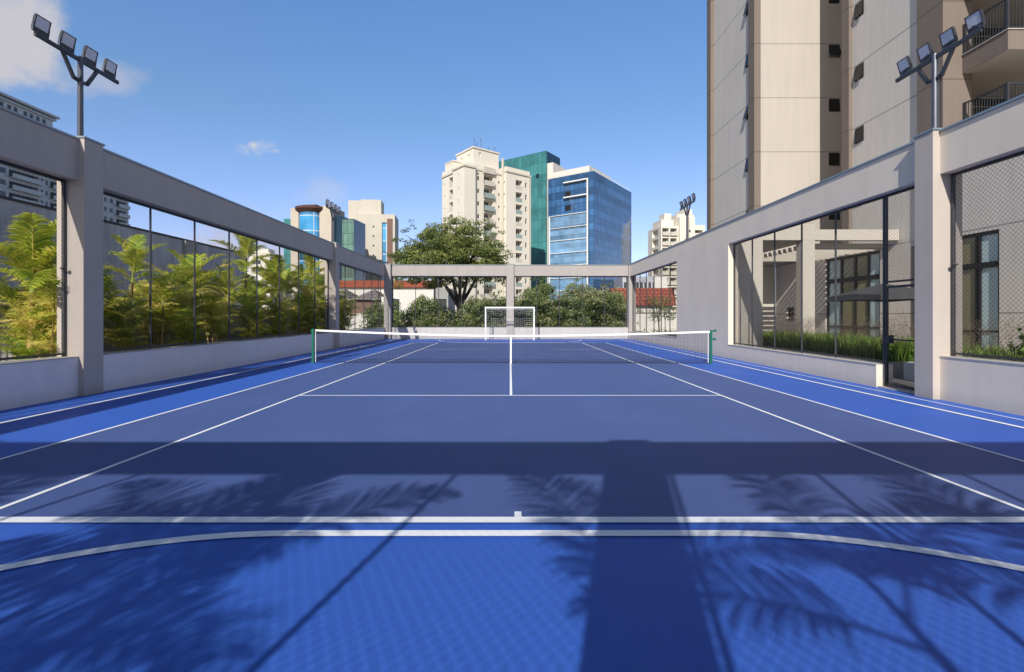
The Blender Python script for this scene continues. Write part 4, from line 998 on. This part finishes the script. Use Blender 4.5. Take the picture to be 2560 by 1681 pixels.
while n < 230:
    u, v = random.uniform(-1, 1), random.uniform(-1, 1)
    if u*u+v*v > 1: continue
    rr = math.sqrt(u*u+v*v)
    x = -5.35+5.15*u; y = 43+4.6*v
    top = 9.75-2.6*rr**2.2 + .45*math.sin(3*u+1)+.35*math.cos(4*v+2*u)
    z = top-random.uniform(.25, 5.2)*(1-.35*rr)*random.uniform(.5, 1)
    z = max(z, 4.35+.25*(1-rr)*2.2)
    cs.append((x, y, z)); rad.append(random.uniform(.5, .95)); n += 1
for k in range(14): # lower right skirt and outliers
    cs.append((random.uniform(-2.2, .1), random.uniform(41, 44), random.uniform(5.1, 6.0))); rad.append(random.uniform(.4, .7))
for k in range(46):
    cs.append((random.uniform(-7.6, -1.8), random.uniform(40.8, 44.8), random.uniform(4.25, 5.6))); rad.append(random.uniform(.3, .65))
for k in range(9):
    cs.append((random.uniform(-9.8, -7.2), random.uniform(41, 44), random.uniform(4.6, 5.6))); rad.append(random.uniform(.4, .75))
for k in range(90):  # ragged sprigs round the outline
    a = random.uniform(0, 6.28); e = random.uniform(-.15, 1.0); q = random.uniform(.92, 1.12)
    cs.append((-5.35+5.1*q*math.cos(a)*math.cos(e*.9), 43+4.5*q*math.sin(a)*math.cos(e*.9), 5.6+4.1*max(-.15, math.sin(e*1.4))*q*.97)); rad.append(random.uniform(.16, .4))
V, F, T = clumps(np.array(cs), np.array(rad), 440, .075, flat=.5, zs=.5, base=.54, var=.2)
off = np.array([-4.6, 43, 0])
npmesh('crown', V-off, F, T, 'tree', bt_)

# bushes beyond the far wall
def bush(x, y, h, w, lab, mat='shrub', base=.45, z0=0., seed=1, size=.07, per=620, flowers=0, name='bush', group='bushes beyond the end wall', cat='bush', var=.15):
    random.seed(seed)
    t = empty(name, (x, y, z0), 0, lab, cat, group)
    s = MB()
    for k in range(5):
        a = random.uniform(0, 6.28); q = (x+w*.5*math.cos(a), y+w*.4*math.sin(a), z0+h*.7)
        s.tube([(x+.1*math.cos(a), y, z0-.05), (x+w*.2*math.cos(a), y+w*.15*math.sin(a), z0+h*.35), q], [.05, .035, .015], 6)
    s.build('stems', 'bark', t, smooth=True)
    cs, rad = [], []
    nn = int(24*w*h/2.2)+14
    for k in range(nn):
        a = random.uniform(0, 6.28); q = random.random()**.5
        zf_ = random.uniform(.12, 1)
        ww = w*(1.12-.42*zf_**2.5)
        cs.append((ww*q*math.cos(a), ww*.8*q*math.sin(a), (h-.35)*zf_*(1-.18*q*q)+.05)); rad.append(random.uniform(.28, .55)*min(1.2, h/2.2))
    for k in range(int(12*w)):
        a = random.uniform(0, 6.28); e = random.uniform(.2, 1.5); q = random.uniform(.95, 1.15)
        cs.append((w*q*math.cos(a)*math.cos(e), w*.8*q*math.sin(a)*math.cos(e), h*.97*q*math.sin(e)**.8)); rad.append(random.uniform(.1, .24))
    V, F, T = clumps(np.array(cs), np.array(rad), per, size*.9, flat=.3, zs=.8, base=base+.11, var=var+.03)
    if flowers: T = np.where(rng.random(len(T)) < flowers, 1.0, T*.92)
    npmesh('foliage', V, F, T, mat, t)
    return t
blab = [
 (-9.6, 36.5, 3.0, 1.5, 'bush with a rounded dark top beside the far wall corner', .40, 0),
 (-7.4, 35.6, 2.2, 1.5, 'low pale flowering bush under the white house wall', .5, .04),
 (-6.9, 38.6, 3.2, 1.2, 'slender bush in front of the grey annex', .42, 0),
 (-5.2, 36.0, 2.35, 1.4, 'light green bush at the foot of the big tree', .52, 0),
 (-3.2, 35.8, 1.9, 1.2, 'lowest bush right of the big tree trunk', .5, 0),
 (-2.6, 38.8, 3.1, 1.7, 'reddish tinged bush between the trunk and the goal', .42, .05),
 (-1.0, 36.8, 3.2, 1.6, 'dense dark bush behind the goal', .36, 0),
 (1.5, 36.6, 3.2, 1.8, 'bush seen through the goal net', .44, .02),
 (2.6, 39.4, 4.4, 2.0, 'tall rounded bush rising under the teal tower', .42, .01),
 (4.0, 36.0, 3.0, 1.9, 'bush sprinkled with pale dry flowers', .44, .07),
 (5.6, 39.0, 4.3, 1.9, 'tall yellow green bush below the blue office', .54, 0),
 (7.4, 37.2, 3.9, 1.7, 'light green bush next to the far wall pillar', .56, 0),
 (8.6, 40.0, 3.6, 1.4, 'bush half hidden by the end pillar', .48, 0),
 (0.2, 40.5, 3.3, 1.6, 'dark bush behind the end wall centre pillar', .34, 0),
]
for i, (x, y, h, w, lab, b_, fl) in enumerate(blab): bush(x, y, h, w, lab, base=b_, seed=20+i, flowers=fl)

# right garden: small tree, hedge
st_ = empty('small_tree', (9.9, 31.6, 0), 0, 'small round garden tree seen through the farthest right fence', 'tree')
s = MB(); s.tube([(9.9,31.6,0),(9.88,31.6,.9),(9.8,31.6,1.6)], [.05,.04,.03], 7)
for k in range(8):
    a = k*.8; s.tube([(9.86,31.6,1.1+.05*k),(9.86+.5*math.cos(a),31.6+.5*math.sin(a),1.9+.08*k)], [.025,.01], 5)
s.build('trunk', 'bark', st_, smooth=True)
cs = [(random.uniform(-.85,.85), random.uniform(-.6,.6), random.uniform(1.35,2.75)) for k in range(38)]
V, F, T = clumps(np.array(cs), np.full(38, .27), 420, .05, base=.48, zs=.9); npmesh('crown', V, F, T, 'tree', st_)
st_ = empty('small_tree', (10.9, 33.4, 0), 0, 'thin sapling next to the round garden tree', 'tree')
s = MB(); s.tube([(10.9,33.4,0),(10.85,33.4,1.9)], [.03,.02], 6); s.build('trunk', 'bark', st_, smooth=True)
cs = [(random.uniform(-.6,.5), random.uniform(-.4,.4), random.uniform(1.4,2.9)) for k in range(22)]
V, F, T = clumps(np.array(cs), np.full(22, .25), 300, .05, base=.5, zs=.9); npmesh('crown', V, F, T, 'tree', st_)
for i, (x, y, h, lab) in enumerate(((9.0,36.9,2.3,'bush peeping over the white boundary wall'),(10.4,36.9,2.0,'smaller bush against the white boundary wall'))):
    bush(x, y+1.6, h, .9, lab, seed=70+i, group='bushes by the boundary wall')
def hedge(x0, x1, y0, y1, h, lab):
    t = empty('hedge', ((x0+x1)/2, (y0+y1)/2, 0), 0, lab, 'hedge')
    n = int((x1-x0)*(y1-y0)*14); cs = np.stack([rng.uniform(x0, x1, n), rng.uniform(y0, y1, n), rng.uniform(.1, h, n)], 1)
    V, F, T = clumps(cs, np.full(n, .2), 420, .035, base=.5, zs=.8)
    V = V-np.array([(x0+x1)/2, (y0+y1)/2, 0]); npmesh('foliage', V, F, T, 'shrub', t)
hedge(8.6, 10.6, 23.3, 31.0, .62, 'low clipped hedge at the foot of the farthest right fence')

# palms
def frond(L_, az, el, droop, nl=36, ll=.42, w=.026, vee=.35, tw=0., tint=.5, fwd=.75, curl=.5):
    """one feather leaf: rachis ribbon plus tapering leaflets; returns V,F,T"""
    ns = 14; s = np.linspace(0, 1, ns+1); ang = el-droop*s**1.4
    dx, dz = np.cos(ang), np.sin(ang)
    px = np.concatenate([[0], np.cumsum((dx[1:]+dx[:-1])/2)])*L_/ns; pz = np.concatenate([[0], np.cumsum((dz[1:]+dz[:-1])/2)])*L_/ns
    side_bend = tw*s**2*L_
    P = np.stack([px, side_bend, pz], 1)
    Vs, Fs, Ts = [], [], []
    r = .012*(1-.8*s)[:, None]*max(L_, 1)
    k = 0
    Tn = np.stack([dx, 2*tw*s, dz], 1); Tn = unit(Tn)
    S = unit(np.cross(Tn, np.array([0, 0, 1.0]))); U = np.cross(S, Tn)
    A, B, C = P+S*r, P-S*r, P-U*r*1.3
    V = np.concatenate([A, B, C]); m = ns+1
    Fr = []
    for i in range(ns):
        Fr += [(i, i+1, m+i+1, m+i), (m+i, m+i+1, 2*m+i+1, 2*m+i), (2*m+i, 2*m+i+1, i+1, i)]
    Vs.append(V); Fs.append(np.array(Fr)); Ts.append(np.full(len(Fr), min(1, tint+.25))); k = len(V)
    sp = np.linspace(.16, 1.0, nl)
    for sg in (-1, 1):
        st = np.clip(sp+rng.normal(0, .006, nl), 0, .999)
        p = np.stack([np.interp(st, s, P[:, j]) for j in range(3)], 1)
        t_ = unit(np.stack([np.interp(st, s, Tn[:, j]) for j in range(3)], 1)); sd = unit(np.cross(t_, np.array([0, 0, 1.0]))); up = np.cross(sd, t_)
        len_ = ll*(np.sin(np.pi*(st*.80+.16))**.8)*rng.uniform(.85, 1.1, nl)
        f_ = fwd*(.6+.9*st)
        dr = unit(sd*sg+t_*f_[:, None]+up*(vee+rng.normal(0, .13, nl))[:, None]+rng.normal(0, .035, (nl, 3)))
        wv = unit(np.cross(dr, up))*w
        m1 = p+dr*(len_*.45)[:, None]
        d2 = unit(dr+np.array([0, 0, -1])*curl*rng.uniform(.6, 1.4, (nl, 1)))
        m2 = m1+d2*(len_*.35)[:, None]; d3 = unit(d2+np.array([0, 0, -1])*curl*1.2)
        e = m2+d3*(len_*.22)[:, None]
        q = [p-wv*.25, p+wv*.25, m1-wv*.5, m1+wv*.5, m2-wv*.36, m2+wv*.36, e-wv*.05, e+wv*.05]
        V = np.stack(q, 1).reshape(-1, 3); b_ = np.arange(nl)[:, None]*8
        Ff = np.concatenate([b_+np.array([[0, 2, 3, 1]]), b_+np.array([[2, 4, 5, 3]]), b_+np.array([[4, 6, 7, 5]])])
        tt_ = tint+rng.normal(0, .14, nl)
        Vs.append(V); Fs.append(Ff+k); Ts.append(np.concatenate([tt_, tt_+.02, tt_+.10])); k += len(V)
    V = np.concatenate(Vs); F = np.concatenate(Fs); T = np.concatenate(Ts)
    c, s_ = math.cos(az), math.sin(az)
    return V@np.array([[c, s_, 0], [-s_, c, 0], [0, 0, 1]]), F, T
def palm_proto(kind, seed, label):
    global rng
    rng = np.random.default_rng(seed); random.seed(seed)
    t = empty('palm', (0, 0, 0), 0, label, 'palm'); t.rotation_euler = (0, 0, 0)
    parts = []
    if kind == 'clump':     # many thin canes, arching feather leaves
        ncane = 7
        for c in range(ncane):
            a = 6.28*c/ncane+random.uniform(-.4, .4); r0 = random.uniform(.05, .22)
            h = [.3, 1.7, .8, 1.3, .5, 2.1, 1.15][c]*random.uniform(.85, 1.12); lean = random.uniform(.04, .2)
            b0 = Vector((r0*math.cos(a), r0*math.sin(a), 0)); b1 = b0+Vector((lean*h*math.cos(a), lean*h*math.sin(a), h))
            MB().tube([b0, b0.lerp(b1, .5)+Vector((0,0,.02)), b1], [.028, .024, .02], 7).build('stem', 'cane', t, smooth=True)
            sh_ = b1+Vector((.05*math.cos(a), .05*math.sin(a), .38))
            MB().tube([b1, sh_], [.026, .014], 7).build('crownshaft', 'shaft', t, smooth=True)
            for k in range(5):
                az = a+k*2.4+random.uniform(-.3, .3); q = k/4
                el = R(84-36*q+random.uniform(-8, 8)); L_ = random.uniform(1.05, 1.5)*(1 if h > .4 else .85)
                V, F, T = frond(L_, az, el, R(random.uniform(45, 100)), nl=30, ll=.44, w=.027, vee=.4-.2*q, tw=random.uniform(-.12, .12), tint=.42+.26*q*random.random()+.16*(h/2)+random.uniform(-.25, .38)-.12*(h < .4))
                parts.append((V+np.array(b1.lerp(sh_, .4+.6*(1-q))), F, T))
    else:                   # single taller palm with a stout ringed trunk
        h = {'single': 1.95, 'slim': 2.5}.get(kind, 2.75)
        pts = [Vector((0,0,0)), Vector((.03,.02,h*.5)), Vector((.05,-.02,h))]
        MB().tube(pts, [.075, .06, .055] if kind == 'single' else [.045, .04, .035], 10).build('trunk', 'cane', t, smooth=True)
        top = Vector((.05,-.02,h+.55)); MB().tube([pts[-1], top], [.062, .03] if kind == 'single' else [.038, .02], 10).build('crownshaft', 'shaft', t, smooth=True)
        nf_ = {'single': 12, 'slim': 8, 'sparse': 7, 'thin': 4}[kind]; lw_ = .045 if kind == 'single' else .03; ls_ = .72 if kind == 'slim' else 1
        for k in range(nf_):
            q = k/(nf_-1); az = k*2.4+random.uniform(-.2, .2); el = R(86-62*q)
            V, F, T = frond(random.uniform(1.5, 1.95)*ls_, az, el, R(random.uniform(45, 85)), nl=50, ll=.50*ls_, w=lw_, vee=.45, tw=random.uniform(-.1, .1), tint=.42+.26*random.random(), fwd=.6, curl=.35)
            parts.append((V+np.array(pts[-1].lerp(top, .2+.8*(1-q))), F, T))
        # young suckers round the foot
        for k in range(9 if kind == 'single' else 0):
            V, F, T = frond(random.uniform(.8, 1.2), k*2.4, R(random.uniform(50, 80)), R(random.uniform(50, 90)), nl=24, ll=.34, w=.03, tint=.4)
            parts.append((V+np.array([random.uniform(-.2,.2), random.uniform(-.2,.2), .1]), F, T))
    V, F, T = merge(parts); npmesh('fronds', V, F, T, 'palm', t)
    return t
PL = {'golden': ('clump', 41), 'leafy': ('clump', 42), 'arching': ('clump', 43), 'single': ('single', 44), 'tall': ('slim', 45), 'shade': ('sparse', 46), 'thin': ('thin', 47)}
proto = {}
palms = [ # kind, x, y, z0, scale, rot, label
 ('single', -9.85, 9.75, .42, .98, .5, 'stout palm with bright green fans in the nearest opening'),
 ('golden', -9.2, 9.5, .42, .66, 1.1, 'low bushy palm with brown stems beside the near pillar'),
 ('leafy', -10.5, 10.3, .42, .85, 3.0, 'leafy palm half hidden by the near pillar'),
 ('arching', -11.6, 9.6, .42, 1.0, 4.4, 'arching palm at the frame edge before the low garden wall'),
 ('leafy', -9.15, 11.30, .42, 0.69, 0.0, 'low palm tuft at the wall just past the near pillar'),
 ('arching', -9.20, 13.35, .42, 0.75, 1.3, 'low spreading palm tuft between the pale stemmed palm and the second post'),
 ('golden', -9.15, 15.00, .42, 0.72, 2.6, 'feathery low palm tuft in front of the upright pointed palm'),
 ('leafy', -9.20, 16.90, .42, 0.75, 3.9, 'small bright palm tuft at the wall before the tallest crown'),
 ('golden', -9.20, 19.00, .42, 0.75, 5.2, 'small feathery palm tuft below the white building, at the wall'),
 ('leafy', -9.20, 20.70, .42, 0.72, 6.5, 'small arching palm tuft at the sixth fence post'),
 ('arching', -9.25, 22.00, .42, 0.69, 7.8, 'small dense palm tuft closing the row at the second pillar'),
 ('golden', -9.45, 10.6, .42, .86, .4, 'golden palm clump first beyond the near pillar'),
 ('arching', -10.3, 11.4, .42, .85, 5.2, 'arching palm behind the first golden clump'),
 ('tall', -9.75, 12.15, .42, .95, 2.1, 'slender palm with a pale stem at the first fence post'),
 ('tall', -9.3, 12.7, .42, .66, .2, 'short slim green palm after the first fence post'),
 ('golden', -9.9, 13.3, .42, .92, 2.6, 'yellow palm clump between the first two fence posts'),
 ('single', -9.45, 14.2, .42, .68, 4.4, 'short stout palm at the second fence post'),
 ('single', -10.1, 15.0, .42, 1.0, 1.9, 'palm with an upright pointed crown above the second post'),
 ('tall', -9.4, 15.8, .42, .82, 3.6, 'slim green palm near the third fence post'),
 ('golden', -10.2, 16.4, .42, 1.0, 5.9, 'bright yellow palm clump behind the third post'),
 ('tall', -9.7, 17.3, .42, 1.28, .8, 'tall palm whose crown stands against the pink cloud'),
 ('single', -9.5, 18.0, .42, .72, 2.2, 'short stout palm before the small white building'),
 ('single', -10.1, 18.9, .42, .85, 4.9, 'stout ringed palm below the white building'),
 ('tall', -9.35, 19.8, .42, .9, 1.5, 'slim yellowish palm at the fifth fence post'),
 ('single', -10.0, 20.5, .42, 1.15, 3.3, 'palm rising before the far teal wing'),
 ('arching', -9.3, 21.4, .42, 1.0, .9, 'palm clump near the far pillar'),
 ('tall', -9.9, 22.1, .42, 1.0, 5.5, 'slim tall palm next to the second pillar'),
 ('tall', -9.7, 23.1, .42, 1.2, 2.9, 'slim palm behind the second pillar'),
 ('leafy', -9.4, 24.4, .42, .85, 1.3, 'palm clump first in the farthest left opening'),
 ('single', -10.0, 25.6, .42, 1.12, 4.0, 'thin palm leaning before the orange roof'),
 ('golden', -9.4, 26.2, .42, .85, 3.9, 'low green palm clump before the brown shed'),
 ('arching', -9.6, 27.8, .42, .78, .1, 'last low palm clump beside the shed wall'),
 ('shade', -4.0, -2.35, .2, 1.0, .35, 'palm behind the near end fence casting the broad diagonal shadow'),
 ('thin', -6.3, -2.5, .2, 1.05, 2.9, 'palm behind the near end fence at its corner'),
 ('shade', 2.5, -2.3, .2, .98, 3.3, 'palm behind the near end fence beside the pillar'),
 ('thin', .95, -2.1, .2, .98, 1.9, 'thin palm right behind the near end fence post'),
 ('shade', 4.3, -2.6, .2, 1.05, 1.0, 'palm behind the near end fence, farthest from the lobby grass'),
 ('shade', -3.2, -2.35, .2, .97, 2.0, 'dense palm behind the near end fence between its two neighbours'),
 ('thin', -.5, -2.3, .2, 1.02, 3.6, 'short palm behind the near end pillar'),
]
gl_ = {'L': 'palms planted along the side wall', 'B': 'palms planted behind the near end fence'}
for kind, x, y, z0, sc_, rz, lab in palms:
    if kind not in proto:
        proto[kind] = o = palm_proto(PL[kind][0], PL[kind][1], lab)
    else: o = copy_tree(proto[kind])
    sc_ *= (.88 if kind in ('golden','leafy','arching') else .84) if y > 0 else 1
    o.location = (x, y, z0); o.scale = (sc_, sc_, sc_); o.rotation_euler = (random.uniform(-.04,.04), random.uniform(-.04,.04), rz)
    o['label'] = lab; o['group'] = gl_['L' if y > 0 else 'B']

# strap leaved grass and its flower wisps
rng = np.random.default_rng(5)
def blades(n, x0, x1, y0, y1, z0, h, w, tl, th, droop=.5, clump=0, seg=3):
    if clump:
        cx = rng.uniform(x0, x1, clump); cy = rng.uniform(y0, y1, clump); k = rng.integers(0, clump, n)
        B = np.stack([cx[k]+rng.normal(0, .06, n), cy[k]+rng.normal(0, .06, n), np.full(n, z0)], 1)
    else: B = np.stack([rng.uniform(x0, x1, n), rng.uniform(y0, y1, n), np.full(n, z0)], 1)
    a = rng.uniform(0, 6.283, n); hh_ = h*rng.uniform(.6, 1.15, n); D_ = np.stack([np.cos(a), np.sin(a), np.zeros(n)], 1); S = np.stack([-np.sin(a), np.cos(a), np.zeros(n)], 1)
    tilt = rng.uniform(.05, .45, n); dr = droop*rng.uniform(.3, 1.3, n)
    Vs = []
    for i in range(seg+1):
        t = i/seg; out_ = (tilt*t+dr*t*t*.7)*hh_; zz_ = hh_*(t-dr*.38*t*t)
        ww = w*(1-t**2*.92)
        P = B+D_*out_[:, None]+np.array([0, 0, 1])*zz_[:, None]
        Vs += [P-S*ww, P+S*ww]
    V = np.stack(Vs, 1).reshape(-1, 3); m_ = 2*(seg+1); b_ = np.arange(n)[:, None]*m_
    F = np.concatenate([b_+np.array([[2*i, 2*i+1, 2*i+3, 2*i+2]]) for i in range(seg)])
    tb = rng.uniform(tl, th, n); T = np.concatenate([tb+.12*i for i in range(seg)])
    return V, F, T
V, F, T = merge([blades(6500, 9.66, 11.5, 12.1, 19.5, .36, .66, .017, .15, .95, clump=420), blades(3800, 9.66, 11.5, 5.5, 11.3, .38, .56, .015, .15, .95, clump=260)])
tag(npmesh('grass', V, F, T, 'grass'), 'strap-leaved green grass filling the planters before the lobby', 'grass', kind='stuff')
def wisps(n, x0, x1, y0, y1, z0, h):
    V, F, T = blades(n, x0, x1, y0, y1, z0, h, .003, .0, .5, droop=.25, seg=2, clump=n//6)
    tips = V.reshape(n, -1, 3)[:, -1]
    C = np.repeat(tips, 14, 0)+rng.normal(0, 1, (n*14, 3))*np.array([.05, .05, .09])-np.array([0, 0, .08])
    return merge([(V, F, T), leaves(C, .014, rng.uniform(.2, 1, len(C)))])
V, F, T = merge([wisps(620, 9.7, 11.5, 12.1, 19.5, .4, 1.08), wisps(420, 9.7, 11.5, 5.5, 11.3, .4, 1.05)])
tag(npmesh('flower_wisps', V, F, T, 'wisp'), 'fine brownish flower stalks above the planter grass', 'flower stalks', kind='stuff')
# leafy shrub at the edge of the near planter
t = empty('bush', (10.5, 9.55, .38), 0, 'bright leafy shrub at the end of the near planter', 'bush')
pr_ = []
random.seed(9)
for k in range(46):
    a = random.uniform(0, 6.28); el = R(random.uniform(15, 85)); l = random.uniform(.25, .75)
    c = np.array([l*math.cos(el)*math.cos(a)*.8, l*math.cos(el)*math.sin(a)*.8, .1+l*math.sin(el)*1.15])
    pr_.append(c)
pr_ = np.array(pr_); C = np.repeat(pr_, 12, 0)+rng.normal(0, .08, (len(pr_)*12, 3))
V, F, T = leaves(C, .085, rng.uniform(.35, .9, len(C)), flat=.5, asp=.45, up=C*.8); npmesh('foliage', V, F, T, 'grass', t)
s = MB()
for c in pr_[::4]: s.tube([(10.5,9.55,.38),(10.5+c[0],9.55+c[1],.38+c[2])], [.014,.006], 5)
s.build('stems', 'bark', t)
# ground cover litter under the palms
C = np.stack([rng.uniform(-10.7,-8.8,2600), rng.uniform(3,30.5,2600), rng.uniform(.43,.5,2600)],1)
V, F, T = leaves(C, .05, rng.uniform(.5,1,2600), flat=1.5, asp=.3)
tag(npmesh('leaf_litter', V, F, T, 'palm'), 'dry fallen leaves over the palm bed', 'fallen leaves', kind='stuff')
